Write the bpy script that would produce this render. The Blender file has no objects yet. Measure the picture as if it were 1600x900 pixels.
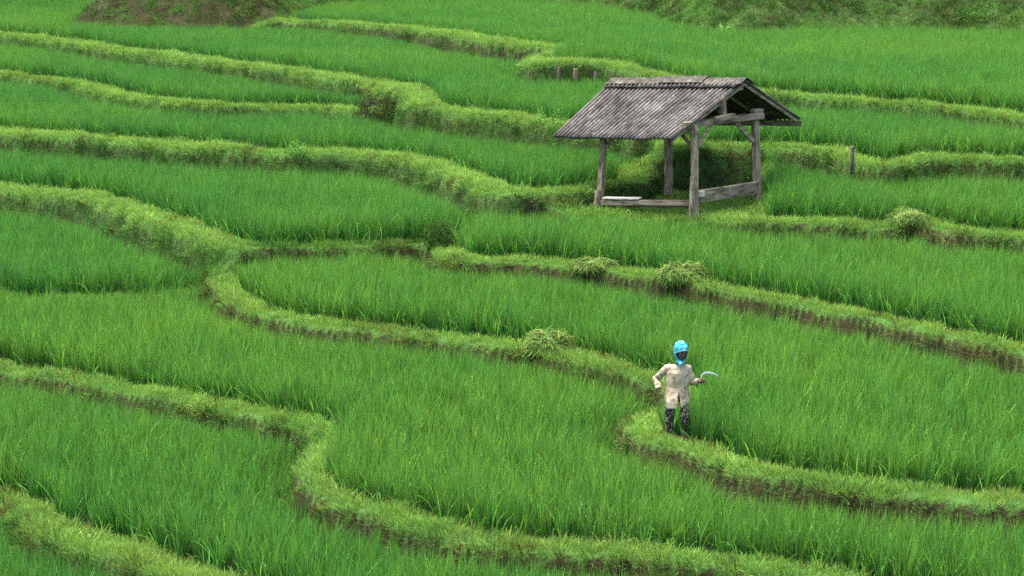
import bpy, bmesh, math, random
import numpy as np
from mathutils import Vector, Matrix, noise as mnoise

# ------------------------------------------------------------------ camera, sky, sun, exposure
SC = bpy.context.scene
COL = SC.collection
R = math.radians
PITCH = 12.0
FPX = 3000.0
CAMZ = 8.9
cd = bpy.data.cameras.new('camera')
cam = bpy.data.objects.new('camera', cd)
COL.objects.link(cam)
cam.location = (0, 0, CAMZ)
cam.rotation_euler = (R(90 - PITCH), 0, 0)
cd.sensor_width = 36
cd.lens = FPX / 1600 * 36
cd.clip_start = 0.5
cd.clip_end = 600
cd.dof.use_dof = True
cd.dof.focus_distance = 42
cd.dof.aperture_fstop = 3.2
SC.camera = cam

W = bpy.data.worlds.new('World')
SC.world = W
W.use_nodes = True
wn = W.node_tree.nodes
bgn = wn['Background']
sky = wn.new('ShaderNodeTexSky')
sky.sky_type = 'NISHITA'
sky.sun_disc = False
sky.sun_elevation = R(75)
sky.sun_rotation = R(300)
sky.air_density = 1.0
sky.dust_density = 5.0
sky.ozone_density = 1.0
W.node_tree.links.new(sky.outputs[0], bgn.inputs[0])
bgn.inputs[1].default_value = 0.13
ld = bpy.data.lights.new('sun', 'SUN')
ld.energy = 1.7
ld.angle = R(35)
ld.color = (1.0, 0.97, 0.92)
sun = bpy.data.objects.new('sun', ld)
COL.objects.link(sun)
# high soft light, a little from the left and from beyond
sun.rotation_euler = (R(15), 0, R(-120))
SC.view_settings.view_transform = 'Standard'
SC.view_settings.look = 'None'
SC.view_settings.exposure = 2.02
SC.view_settings.gamma = 1
SC.cycles.max_bounces = 6
SC.cycles.diffuse_bounces = 3
SC.cycles.glossy_bounces = 2
SC.cycles.transmission_bounces = 4
SC.cycles.use_denoising = False

# ------------------------------------------------------------------ helpers
cp, sp = math.cos(R(PITCH)), math.sin(R(PITCH))

def ray(px, py):
    a = (px - 800) / FPX
    b = (py - 450) / FPX
    return np.array([a, cp - sp * b, -sp - cp * b])

def atz(px, py, z):
    r = ray(px, py)
    t = (z - CAMZ) / r[2]
    return np.array([r[0] * t, r[1] * t, z])

def atd(px, py, d):
    """point at a distance d along the view axis"""
    r = ray(px, py)
    return np.array([0, 0, CAMZ]) + r * d

def tag(o, label=None, cat=None, group=None, kind=None):
    if label: o['label'] = label
    if cat: o['category'] = cat
    if group: o['group'] = group
    if kind: o['kind'] = kind
    return o

def link(name, me, mat=None, parent=None):
    o = bpy.data.objects.new(name, me)
    COL.objects.link(o)
    if mat is not None:
        me.materials.append(mat)
    if parent is not None:
        o.parent = parent
    return o

def empty(name, loc, rz=0):
    o = bpy.data.objects.new(name, None)
    COL.objects.link(o)
    o.location = loc
    o.rotation_euler = (0, 0, rz)
    o.empty_display_size = 0.1
    return o

def mesh_from(verts, faces, name='m', smooth=False):
    me = bpy.data.meshes.new(name)
    me.from_pydata([tuple(v) for v in verts], [], [tuple(f) for f in faces])
    me.update()
    if smooth:
        me.polygons.foreach_set('use_smooth', [True] * len(me.polygons))
    return me

_rt = np.random.RandomState(11).rand(512, 512)
def vnoise(x, y, s=1.0, off=0):
    x = np.asarray(x, float) / s + 37.3 + off * 17.7
    y = np.asarray(y, float) / s + 91.1 + off * 5.3
    xi = np.floor(x).astype(int); yi = np.floor(y).astype(int)
    fx = x - xi; fy = y - yi
    fx = fx * fx * (3 - 2 * fx); fy = fy * fy * (3 - 2 * fy)
    g = lambda i, j: _rt[i % 512, j % 512]
    return (g(xi, yi) * (1 - fx) + g(xi + 1, yi) * fx) * (1 - fy) + (g(xi, yi + 1) * (1 - fx) + g(xi + 1, yi + 1) * fx) * fy

def fbm(x, y, s, o=0):
    return vnoise(x, y, s, o) * .55 + vnoise(x, y, s / 2.1, o + 1) * .3 + vnoise(x, y, s / 4.3, o + 2) * .15

# ------------------------------------------------------------------ materials
def nmat(name):
    m = bpy.data.materials.new(name)
    m.use_nodes = True
    nt = m.node_tree
    b = nt.nodes['Principled BSDF']
    return m, nt, b

def foliage_mat(name, mult=(1, 1, 1), trans=0.35, rough=0.5, spec=0.3, tip=(1.25, 1.12, 0.8)):
    """colour = per-plant tint x per-blade shade, tips a little yellower; thin leaf that lets light through"""
    m, nt, b = nmat(name)
    N, L = nt.nodes, nt.links
    at = N.new('ShaderNodeAttribute'); at.attribute_type = 'INSTANCER'; at.attribute_name = 'tint'
    sh = N.new('ShaderNodeAttribute'); sh.attribute_name = 'shade'
    mul = N.new('ShaderNodeMix'); mul.data_type = 'RGBA'; mul.blend_type = 'MULTIPLY'; mul.inputs[0].default_value = 1
    L.new(at.outputs['Color'], mul.inputs[6]); L.new(sh.outputs['Color'], mul.inputs[7])
    L.new(mul.outputs[2], b.inputs['Base Color'])
    b.inputs['Roughness'].default_value = rough
    b.inputs['Specular IOR Level'].default_value = spec
    tr = N.new('ShaderNodeBsdfTranslucent'); L.new(mul.outputs[2], tr.inputs[0])
    mx = N.new('ShaderNodeMixShader'); mx.inputs[0].default_value = trans
    L.new(b.outputs[0], mx.inputs[1]); L.new(tr.outputs[0], mx.inputs[2])
    L.new(mx.outputs[0], N['Material Output'].inputs[0])
    return m

def shade_mat(name, col, trans=0.3, rough=0.55):
    """as above for plants that are not instances: colour x per-blade shade"""
    m, nt, b = nmat(name)
    N, L = nt.nodes, nt.links
    sh = N.new('ShaderNodeAttribute'); sh.attribute_name = 'shade'
    mul = N.new('ShaderNodeMix'); mul.data_type = 'RGBA'; mul.blend_type = 'MULTIPLY'; mul.inputs[0].default_value = 1
    mul.inputs[6].default_value = (*col, 1); L.new(sh.outputs['Color'], mul.inputs[7])
    L.new(mul.outputs[2], b.inputs['Base Color'])
    b.inputs['Roughness'].default_value = rough
    b.inputs['Specular IOR Level'].default_value = 0.05
    tr = N.new('ShaderNodeBsdfTranslucent'); L.new(mul.outputs[2], tr.inputs[0])
    mx = N.new('ShaderNodeMixShader'); mx.inputs[0].default_value = trans
    L.new(b.outputs[0], mx.inputs[1]); L.new(tr.outputs[0], mx.inputs[2])
    L.new(mx.outputs[0], N['Material Output'].inputs[0])
    return m

def noise_mat(name, stops, scale=5.0, detail=6.0, rough=0.85, bump=0.3, bscale=40.0, stretch=(1, 1, 1), spec=0.2, rot=(0, 0, 0), dist=0.3):
    m, nt, b = nmat(name)
    N, L = nt.nodes, nt.links
    tc = N.new('ShaderNodeTexCoord')
    mp = N.new('ShaderNodeMapping'); mp.inputs['Scale'].default_value = stretch; mp.inputs['Rotation'].default_value = rot
    L.new(tc.outputs['Object'], mp.inputs[0])
    n = N.new('ShaderNodeTexNoise'); n.inputs['Scale'].default_value = scale; n.inputs['Detail'].default_value = detail
    n.inputs['Distortion'].default_value = dist
    L.new(mp.outputs[0], n.inputs[0])
    cr = N.new('ShaderNodeValToRGB')
    e = cr.color_ramp.elements
    while len(e) < len(stops): e.new(0.5)
    for k, (p, c) in enumerate(stops):
        e[k].position = p; e[k].color = (*c, 1)
    L.new(n.outputs[0], cr.inputs[0]); L.new(cr.outputs[0], b.inputs['Base Color'])
    b.inputs['Roughness'].default_value = rough
    b.inputs['Specular IOR Level'].default_value = spec
    if bump:
        n2 = N.new('ShaderNodeTexNoise'); n2.inputs['Scale'].default_value = bscale; n2.inputs['Detail'].default_value = 5
        L.new(mp.outputs[0], n2.inputs[0])
        bp = N.new('ShaderNodeBump'); bp.inputs['Strength'].default_value = bump; bp.inputs['Distance'].default_value = 0.02
        L.new(n2.outputs[0], bp.inputs['Height']); L.new(bp.outputs[0], b.inputs['Normal'])
    return m

# ------------------------------------------------------------------ terraces: bund lines in metres
def spline(pts, step=4):
    P = np.array(pts, float)
    out = []
    n = len(P)
    for i in range(n - 1):
        p0 = P[max(i - 1, 0)]; p1 = P[i]; p2 = P[i + 1]; p3 = P[min(i + 2, n - 1)]
        k = max(2, int(np.hypot(*(p2 - p1)[:2]) / 14))
        for t in np.linspace(0, 1, k, endpoint=False):
            out.append(.5 * ((2 * p1) + (-p0 + p2) * t + (2 * p0 - 5 * p1 + 4 * p2 - p3) * t * t + (-p0 + 3 * p1 - 3 * p2 + p3) * t ** 3))
    out.append(P[-1])
    return np.array(out)

# name: (points (x, y, height[, half width]), half width of the crest, grass cover of the face, open ends)
BUNDS = {
 'L1': ([(-80,768,-1.02),(0,775),(50,797),(90,828),(180,855),(280,888),(400,935),(520,985),(700,1050),(1000,1120)], .3, .75, 'LR'),
 'L2': ([(-80,558,-.5),(0,572),(130,592),(300,625),(420,650),(500,668),(515,690),(492,720),(488,752),(530,783),(620,805),(700,830),(800,848),(950,860),(1100,877),(1280,900),(1450,935),(1600,980),(1700,1010)], .24, .3, 'LR'),
 'D': ([(-80,462,-.25),(0,466),(150,468),(250,467),(310,458),(350,430,.05)], .16, .8, 'L'),
 'BC': ([(372,386,.6),(352,410,.35),(349,430,.1),(360,455,0),(390,480),(450,497),(550,512),(700,527),(850,549),(950,572),(1015,590),(1056,604),(1070,622),(1060,640),(1018,652),(1003,668),(1035,686),(1100,702),(1180,735),(1300,757),(1450,773),(1600,785),(1700,793)], .26, .12, 'R'),
 'E': ([(-80,288,.70),(0,294),(80,300),(170,315),(250,345),(330,370),(372,386,.6)], .4, .95, 'L'),
 'F': ([(372,386,.6),(480,384),(600,382),(662,380),(700,392,.64)], .14, .5, ''),
 'A': ([(700,392,.64),(722,403),(860,409),(1000,428),(1060,440),(1200,465),(1400,502),(1600,547),(1700,572)], .25, .03, 'R'),
 'J': ([(700,392,.64),(728,368,.62),(770,345,.66),(790,299,1.52)], .16, .9, ''),
 'G': ([(-80,198,1.55),(0,206),(150,216),(300,228),(450,240),(560,240),(650,252),(720,274),(760,290,1.52),(790,299,1.52)], .42, .9, 'L'),
 'T': ([(790,299,1.52),(860,316,1.25),(925,341,.98),(1000,345,1.0),(1085,347,1.02),(1160,345,1.15),(1200,343,1.25),(1300,347,1.27),(1385,352,1.27),(1425,342,1.38),(1500,360,1.27),(1600,368,1.27),(1700,376)], .3, .4, 'R'),
 'U': ([(790,299,1.52),(880,298,1.5),(935,292,1.5),(985,285,1.5)], .25, .9, ''),
 'H': ([(985,285,1.5,.4),(1000,265,1.6,.5),(1025,245,1.9,.5),(1060,234,2.08,.4),(1110,230,2.1,.3),(1200,228,2.1),(1290,234,2.1),(1340,250,2.05),(1385,257,2.03),(1430,248,2.12),(1500,246,2.12),(1600,252,2.12),(1700,256)], .3, .8, 'R'),
 'Y': ([(1188,343,1.25),(1192,300,1.25),(1208,228,2.1)], .12, .9, ''),
 'V': ([(1060,234,2.08),(1045,217,2.2),(1020,207,2.35),(1000,203,2.4)], .5, .95, ''),
 'W': ([(1000,203,2.4),(1050,176,2.5),(1080,150,2.8),(1090,132,3.0)], .25, .9, ''),
 'K2': ([(662,165,2.5),(700,172,2.42),(780,182,2.4),(860,192),(940,198,2.4),(1000,203,2.4)], .38, .9, ''),
 'K': ([(-80,108,2.05),(0,117),(100,127),(200,150),(330,166),(480,166),(560,172),(610,163,2.15),(648,150,2.42)], .32, .95, 'L'),
 'M': ([(-80,44,2.7),(0,54),(100,64),(200,80),(300,92),(420,107),(520,121),(600,131),(645,142,2.65),(662,165,2.5)], .5, .9, 'L'),
 'N': ([(880,78,3.2),(852,90,3.2),(843,98,3.2,.5),(860,97,3.3,.6),(900,96,3.28,.6),(960,101,3.2,.5),(1030,119,3.05),(1090,132,3.0),(1200,145,2.85),(1350,157,2.75),(1500,170,2.75),(1600,182,2.75),(1700,192)], .3, .85, 'R'),
 'Q': ([(382,63,2.58),(388,52,2.8),(402,37,3.2),(430,32,3.3),(480,34),(560,38),(680,50),(800,66),(880,78,3.2)], .5, .6, ''),
 'R': ([(95,52,2.6),(250,61,2.6),(385,61,2.6),(440,44,3.0),(500,27,3.05),(560,20),(760,17),(900,22),(1000,35),(1070,52,3.0),(1150,66,2.8),(1300,67,2.72),(1450,66),(1600,71),(1700,73,2.72)], .05, .5, 'R'),
}
LINES = {}
for k, (pts, w, fg, ends) in BUNDS.items():
    full = []; z = None; 
    for p in pts:
        z = p[2] if len(p) > 2 else z
        full.append((p[0], p[1], z, p[3] if len(p) > 3 else w))
    s = spline(full)
    pw = np.array([list(atz(a, b, c)) + [d] for a, b, c, d in s])
    if 'L' in ends: pw = np.vstack([[-60, pw[0, 1], pw[0, 2], w], pw])
    if 'R' in ends: pw = np.vstack([pw, [60, pw[-1, 1], pw[-1, 2], w]])
    if k == 'R': pw = np.vstack([[pw[0, 0] - 1, 240, pw[0, 2], w], pw])
    LINES[k] = pw
NAMES = list(LINES)

# grid in metres
gx = np.arange(-31, 31.01, 0.11)
gy = np.concatenate([np.arange(20, 66, .1), np.arange(66, 98, .16), np.arange(98, 200, 1.0)])
GX, GY = np.meshgrid(gx, gy)
NX, NY = len(gx), len(gy)
BIG = 1e9
DIST = np.full(GX.shape, BIG); ZC = np.zeros(GX.shape); WC = np.zeros(GX.shape); LID = np.full(GX.shape, -1)
PER = {}
for li, k in enumerate(NAMES):
    pw = LINES[k]
    D = np.full(GX.shape, BIG); Z = np.zeros(GX.shape); Wd = np.zeros(GX.shape)
    for a, b in zip(pw[:-1], pw[1:]):
        m = 3.2
        if k == 'R': m = 60
        x0, x1 = min(a[0], b[0]) - m, max(a[0], b[0]) + m
        y0, y1 = min(a[1], b[1]) - m, max(a[1], b[1]) + m
        i0, i1 = np.searchsorted(gx, [x0, x1]); j0, j1 = np.searchsorted(gy, [y0, y1])
        if i0 == i1 or j0 == j1: continue
        sx = GX[j0:j1, i0:i1]; sy = GY[j0:j1, i0:i1]
        v = b[:2] - a[:2]; L2 = max(v @ v, 1e-9)
        t = np.clip(((sx - a[0]) * v[0] + (sy - a[1]) * v[1]) / L2, 0, 1)
        d = np.hypot(sx - a[0] - t * v[0], sy - a[1] - t * v[1])
        sub = D[j0:j1, i0:i1]; c = d < sub
        sub[c] = d[c]
        Z[j0:j1, i0:i1][c] = (a[2] + (b[2] - a[2]) * t)[c]
        Wd[j0:j1, i0:i1][c] = (a[3] + (b[3] - a[3]) * t)[c]
    PER[k] = (D, Z, Wd)

# flood the paddies between the bund lines
SEEDS = {'Pa': (15,885,-1.6), 'Pb': (250,740,-1.12), 'P0': (700,700,-.64), 'P1': (900,480,-.12), 'P3': (150,420,-.35), 'P4': (320,325,.53),
         'P2': (1000,388,.53), 'P5': (500,205,1.43), 'P6': (1400,305,1.18), 'P7': (1400,215,2.02), 'P8': (300,130,1.95), 'P9': (500,90,2.56),
         'P10': (1300,85,3.0), 'yard': (1060,318,1.05), 'hill': None}
SN = list(SEEDS)
barrier = np.zeros(GX.shape, bool)
hs = np.where(GY > 98, .6, np.where(GY > 66, .13, .1))
for k in NAMES: barrier |= PER[k][0] < hs
LAB = np.full(GX.shape, -1)
for i, k in enumerate(SN):
    x, y = (10, 120) if k == 'hill' else atz(SEEDS[k][0], SEEDS[k][1], SEEDS[k][2] + (0 if k == 'yard' else .6))[:2]
    j = np.searchsorted(gy, y); ii = np.searchsorted(gx, x)
    if barrier[j, ii]: print('SEED ON BARRIER', k)
    LAB[j, ii] = i
def sweep(free):
    """propagate labels along rows and columns until nothing changes"""
    global LAB
    for it in range(400):
        before = (LAB >= 0).sum()
        for ax, rev in ((1, 0), (1, 1), (0, 0), (0, 1)):
            A = LAB if ax == 1 else LAB.T
            F = free if ax == 1 else free.T
            if rev: A = A[:, ::-1]; F = F[:, ::-1]
            n = A.shape[1]
            idx = np.arange(n)[None, :]
            has = np.where((A >= 0) | (~F), idx, -1)       # last labelled or blocked cell
            last = np.maximum.accumulate(has, axis=1)
            src = np.take_along_axis(A, np.maximum(last, 0), axis=1)
            fill = (A < 0) & F & (last >= 0)
            A[fill] = src[fill]
        if (LAB >= 0).sum() == before: break
sweep(~barrier)
lab_free = LAB.copy()
for it in range(12):                                        # close the barrier cells with the nearest label
    for dj, di in ((0, 1), (0, -1), (1, 0), (-1, 0)):
        sft = np.roll(LAB, (dj, di), (0, 1))
        c = (LAB < 0) & (sft >= 0); LAB[c] = sft[c]
LAB[LAB < 0] = SN.index('P9')
print('labels', {k: int((LAB == i).sum()) for i, k in enumerate(SN)})

lev = np.array([SEEDS[k][2] if SEEDS[k] else 0 for k in SN])
LEVEL = lev[LAB]
DR, ZR, _ = PER['R']
hi = LAB == SN.index('hill')
p9 = LAB == SN.index('P9')
LEVEL = np.where(p9, LEVEL + np.maximum(0, GY - 90) * .11, LEVEL)
def sstep(v, a, b):
    t = np.clip((v - a) / (b - a), 0, 1); return t * t * (3 - 2 * t)
LEVEL = np.where(p9, LEVEL - .24 * sstep(GX, -6, -1), LEVEL)
LEVEL = np.where(LAB == SN.index('P10'), LEVEL - .3 * sstep(GX, 3, 9), LEVEL)
lumps = (fbm(GX, GY, 3.0, 3) - .5)
rise = np.minimum(DR * .95, 1.9 + lumps * .7) + np.maximum(DR - 2.2, 0) * .1 + np.clip(DR - .5, 0, 1) * lumps * 1.1 + np.clip(DR - .3, 0, 1) * (fbm(GX, GY, 1.2, 33) - .5) * .5
ZRl = np.where(ZR == 0, 3.05, ZR)
LEVEL = np.where(hi, ZRl + rise, LEVEL)
HT = LEVEL.copy()
PROF = np.zeros(GX.shape)
UNDER = np.zeros(GX.shape)
FG = np.zeros(GX.shape)
wob = (fbm(GX, GY, 1.5, 7) - .5)
wobz = (fbm(GX, GY, 1.6, 21) - .5)
for li, k in enumerate(NAMES):
    if k == 'R': continue
    D, Z, Wd = PER[k]
    Z = Z + wobz * .16
    hgt = np.maximum(Z - LEVEL, 0)
    run = .06 + .23 * hgt
    w = Wd * (1 + wob * .9)
    t = np.clip(1 - (D - w) / run, 0, 1)
    t = t * t * (3 - 2 * t)
    t = np.where(D < 3.1, t, 0)
    z = LEVEL + (Z - LEVEL) * t
    UNDER = np.maximum(UNDER, np.clip((hgt - .35) / .2, 0, 1) * np.clip(1 - (D - w - run) / .85, 0, 1) * (D < 3.1))
    up = (z > HT) | ((t > PROF))
    HT = np.where(z > HT, z, HT)
    c = t > PROF
    PROF = np.where(c, t, PROF); LID = np.where(c, li, LID); FG = np.where(c, BUNDS[k][2], FG)
bankish = np.clip(PROF * 3, 0, 1)
HT += bankish * (fbm(GX, GY, .6, 12) - .5) * .10 * (GY < 98)
HT += (1 - bankish) * (fbm(GX, GY, .5, 15) - .5) * .03
bankA = np.maximum(bankish, hi * 1.0)
SLOPE = np.hypot(*np.gradient(HT, gy, gx))

# the ground sheet: wet paddy mud, banks and hill in one mesh
verts = np.stack([GX, GY, HT], -1).reshape(-1, 3)
i = np.arange(NX * NY).reshape(NY, NX)
quads = np.stack([i[:-1, :-1], i[:-1, 1:], i[1:, 1:], i[1:, :-1]], -1).reshape(-1, 4)
gme = bpy.data.meshes.new('ground')
gme.vertices.add(len(verts)); gme.vertices.foreach_set('co', verts.astype(np.float32).ravel())
gme.loops.add(quads.size); gme.loops.foreach_set('vertex_index', quads.ravel().astype(np.int32))
gme.polygons.add(len(quads)); gme.polygons.foreach_set('loop_start', np.arange(0, quads.size, 4, dtype=np.int32))
gme.update(calc_edges=True)
gme.polygons.foreach_set('use_smooth', np.ones(len(quads), bool))
at = gme.attributes.new('bank', 'FLOAT', 'POINT'); at.data.foreach_set('value', bankA.astype(np.float32).ravel())
fgr = np.where(hi, np.where(GX > -7, .5, .2), np.maximum(FG, np.clip((PROF - .8) * 5, 0, 1) * .8)) * (1 - np.clip(SLOPE - .8, 0, 1) * .5)
at = gme.attributes.new('cover', 'FLOAT', 'POINT'); at.data.foreach_set('value', fgr.astype(np.float32).ravel())
gm, nt, b = nmat('terrace_soil')
N, L = nt.nodes, nt.links
tc = N.new('ShaderNodeTexCoord')
n1 = N.new('ShaderNodeTexNoise'); n1.inputs['Scale'].default_value = 3; n1.inputs['Detail'].default_value = 9; n1.inputs['Roughness'].default_value = .7
L.new(tc.outputs['Object'], n1.inputs[0])
r1 = N.new('ShaderNodeValToRGB'); e = r1.color_ramp.elements
e[0].position = .3; e[0].color = (.013, .013, .005, 1); e[1].position = .7; e[1].color = (.050, .046, .014, 1)
L.new(n1.outputs[0], r1.inputs[0])
n2 = N.new('ShaderNodeTexNoise'); n2.inputs['Scale'].default_value = 7; n2.inputs['Detail'].default_value = 8
L.new(tc.outputs['Object'], n2.inputs[0])
ca = N.new('ShaderNodeAttribute'); ca.attribute_name = 'cover'
ad = N.new('ShaderNodeMath'); ad.operation = 'ADD'; L.new(n2.outputs[0], ad.inputs[0]); L.new(ca.outputs['Fac'], ad.inputs[1])
rr = N.new('ShaderNodeMapRange'); rr.inputs[1].default_value = .75; rr.inputs[2].default_value = 1.15; L.new(ad.outputs[0], rr.inputs[0])
mg = N.new('ShaderNodeMix'); mg.data_type = 'RGBA'; mg.inputs[7].default_value = (.055, .13, .022, 1)
L.new(rr.outputs[0], mg.inputs[0]); L.new(r1.outputs[0], mg.inputs[6])
ba = N.new('ShaderNodeAttribute'); ba.attribute_name = 'bank'
mm = N.new('ShaderNodeMix'); mm.data_type = 'RGBA'; mm.inputs[6].default_value = (.022, .026, .014, 1)
L.new(ba.outputs['Fac'], mm.inputs[0]); L.new(mg.outputs[2], mm.inputs[7]); L.new(mm.outputs[2], b.inputs['Base Color'])
b.inputs['Roughness'].default_value = .9; b.inputs['Specular IOR Level'].default_value = .15
n3 = N.new('ShaderNodeTexNoise'); n3.inputs['Scale'].default_value = 22; n3.inputs['Detail'].default_value = 8
L.new(tc.outputs['Object'], n3.inputs[0])
bp = N.new('ShaderNodeBump'); bp.inputs['Strength'].default_value = .9; bp.inputs['Distance'].default_value = .06
L.new(n3.outputs[0], bp.inputs['Height']); L.new(bp.outputs[0], b.inputs['Normal'])
ground = link('ground', gme, gm)
tag(ground, kind='structure')

def gsample(A, x, y):
    fx = np.interp(x, gx, np.arange(NX)); fy = np.interp(y, gy, np.arange(NY))
    i0 = np.clip(fx.astype(int), 0, NX - 2); j0 = np.clip(fy.astype(int), 0, NY - 2)
    u = fx - i0; v = fy - j0
    return A[j0, i0] * (1 - u) * (1 - v) + A[j0, i0 + 1] * u * (1 - v) + A[j0 + 1, i0] * (1 - u) * v + A[j0 + 1, i0 + 1] * u * v
def gnear(A, x, y):
    fx = np.rint(np.interp(x, gx, np.arange(NX))).astype(int); fy = np.rint(np.interp(y, gy, np.arange(NY))).astype(int)
    return A[fy, fx]
def gz(x, y): return float(gsample(HT, np.array([x], float), np.array([y], float))[0])

# ------------------------------------------------------------------ mesh helpers
def box_between(bm, a, b, w, h, up=(0, 0, 1), jitter=0.0, rs=None, segs=1):
    """a timber of section w x h from a to b, edges a little uneven"""
    a, b = Vector(a), Vector(b); d = (b - a).normalized()
    u = Vector(up); s = d.cross(u)
    if s.length < 1e-4: s = d.cross(Vector((0, 1, 0)))
    s.normalize(); t = s.cross(d).normalized()
    rings = []
    for k in range(segs + 1):
        c = a.lerp(b, k / segs)
        ring = []
        for i, j in ((-1, -1), (1, -1), (1, 1), (-1, 1)):
            o = s * (i * w / 2) + t * (j * h / 2)
            if jitter: o += Vector([random.uniform(-jitter, jitter) for _ in range(3)])
            ring.append(bm.verts.new(c + o))
        rings.append(ring)
    for r0, r1 in zip(rings[:-1], rings[1:]):
        for i in range(4): bm.faces.new((r0[i], r0[(i + 1) % 4], r1[(i + 1) % 4], r1[i]))
    bm.faces.new(rings[0][::-1]); bm.faces.new(rings[-1])

def tube(bm, pts, rads, seg=10, caps=True, flat=None):
    """a round tapered tube through pts; flat = list of (sx, sy) squash"""
    rings = []
    n = len(pts)
    prev = None
    for k in range(n):
        p = Vector(pts[k])
        d = (Vector(pts[min(k + 1, n - 1)]) - Vector(pts[max(k - 1, 0)])).normalized()
        ref = prev if prev is not None else (Vector((1, 0, 0)) if abs(d.x) < .8 else Vector((0, 1, 0)))
        v = (ref - d * ref.dot(d)).normalized(); prev = v
        w = d.cross(v)
        r = rads[k]; fx, fy = flat[k] if flat else (1, 1)
        rings.append([bm.verts.new(p + v * (r * fx * math.cos(q * 2 * math.pi / seg)) + w * (r * fy * math.sin(q * 2 * math.pi / seg))) for q in range(seg)])
    for r0, r1 in zip(rings[:-1], rings[1:]):
        for q in range(seg): bm.faces.new((r0[q], r0[(q + 1) % seg], r1[(q + 1) % seg], r1[q]))
    if caps:
        bm.faces.new(rings[0][::-1]); bm.faces.new(rings[-1])

def fin(name, bm, mat, parent=None, smooth=False, bevel=0, loc=None):
    bmesh.ops.recalc_face_normals(bm, faces=bm.faces)
    me = bpy.data.meshes.new(name)
    if loc is not None: bmesh.ops.translate(bm, verts=bm.verts, vec=-Vector(loc))
    bm.to_mesh(me); bm.free()
    if smooth: me.polygons.foreach_set('use_smooth', [True] * len(me.polygons))
    o = link(name, me, mat, parent)
    if bevel:
        md = o.modifiers.new('bevel', 'BEVEL'); md.width = bevel; md.segments = 2; md.limit_method = 'ANGLE'
    return o

person_at = atz(1056, 677, 0.0)
# ------------------------------------------------------------------ the farmer
# local frame: x to the right of the picture, y away from the camera, z up, feet on the bund
SX = 1 / 95.0
def J(px, py, y=0.0):
    return Vector(((px - 1056) * SX, y, (677 - py) * SX / .96))
po = Vector((person_at[0], person_at[1], gz(person_at[0], person_at[1]) + .04))
person = empty('person', po)
tag(person, 'person in blue headscarf, pale long tunic and dark patterned trousers, walking on the bund', 'person')

def ball(bm, c, r, sc=(1, 1, 1), rot=None, u=20, v=14):
    m = Matrix.Translation(Vector(c)) @ (rot.to_4x4() if rot else Matrix.Identity(4)) @ Matrix.Diagonal((sc[0], sc[1], sc[2], 1))
    bmesh.ops.create_uvsphere(bm, u_segments=u, v_segments=v, radius=r, matrix=m)

def limb(bm, pts, rads, seg=14, flat=None):
    """rounded tapered limb: a tube with balls at the joints"""
    tube(bm, pts, rads, seg, True, flat)
    for k, (p, r) in enumerate(zip(pts, rads)):
        f = flat[k] if flat else (1, 1)
        if f == (1, 1): ball(bm, p, r * .995, u=14, v=10)

def remeshed(name, bm, vox, mat, parent, smooth_it=4, noise_amp=0, noise_s=8):
    bmesh.ops.recalc_face_normals(bm, faces=bm.faces)
    me = bpy.data.meshes.new(name + '_raw'); bm.to_mesh(me); bm.free()
    tmp = bpy.data.objects.new(name + '_raw', me); COL.objects.link(tmp)
    md = tmp.modifiers.new('r', 'REMESH'); md.mode = 'VOXEL'; md.voxel_size = vox
    if smooth_it:
        ms = tmp.modifiers.new('s', 'SMOOTH'); ms.factor = .5; ms.iterations = smooth_it
    dg = bpy.context.evaluated_depsgraph_get()
    out = bpy.data.meshes.new_from_object(tmp.evaluated_get(dg))
    bpy.data.objects.remove(tmp); bpy.data.meshes.remove(me)
    out.name = name
    if noise_amp:
        nv = len(out.vertices); NRM = np.zeros(nv * 3); out.vertices.foreach_get('normal', NRM); NRM = NRM.reshape(-1, 3)
        CO = np.zeros(nv * 3); out.vertices.foreach_get('co', CO); CO = CO.reshape(-1, 3)
        for vi in range(nv):
            p = Vector(CO[vi])
            f = mnoise.noise(Vector((p.x * noise_s, p.y * noise_s, p.z * noise_s * .45))) + .5 * mnoise.noise(Vector((p.x * noise_s * 2.3 + 5, p.y * noise_s * 2.3, p.z * noise_s)))
            CO[vi] += NRM[vi] * f * noise_amp
        out.vertices.foreach_set('co', CO.ravel()); out.update()
    out.polygons.foreach_set('use_smooth', [True] * len(out.polygons))
    return link(name, out, mat, parent)

skin = noise_mat('skin', [(.3, (.10, .055, .032)), (.7, (.15, .088, .052))], scale=9, rough=.55, bump=.1, spec=.35)
# joints
HIPL, HIPR = J(1048, 598, .0), J(1066, 598, .0)
KNEEL, ANKL = J(1045, 636, -.02), J(1047, 669, .05)
KNEER, ANKR = J(1069, 638, -.10), J(1071, 664, -.03)
ANKL.z = max(ANKL.z, .075); ANKR.z = max(ANKR.z, .08)
SHL, ELL, WRL = J(1041, 570, .02), J(1025, 588, .09), J(1029, 604, -.07)
SHR, ELR, WRR = J(1073.5, 571, .0), J(1081, 592, .02), J(1093, 586, -.17)
NECK, CHEST, PEL = J(1058, 567, .0), J(1057, 577, .0), J(1057, 601, .01)
HEAD = J(1061.5, 543, -.05)
bm = bmesh.new()
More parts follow.
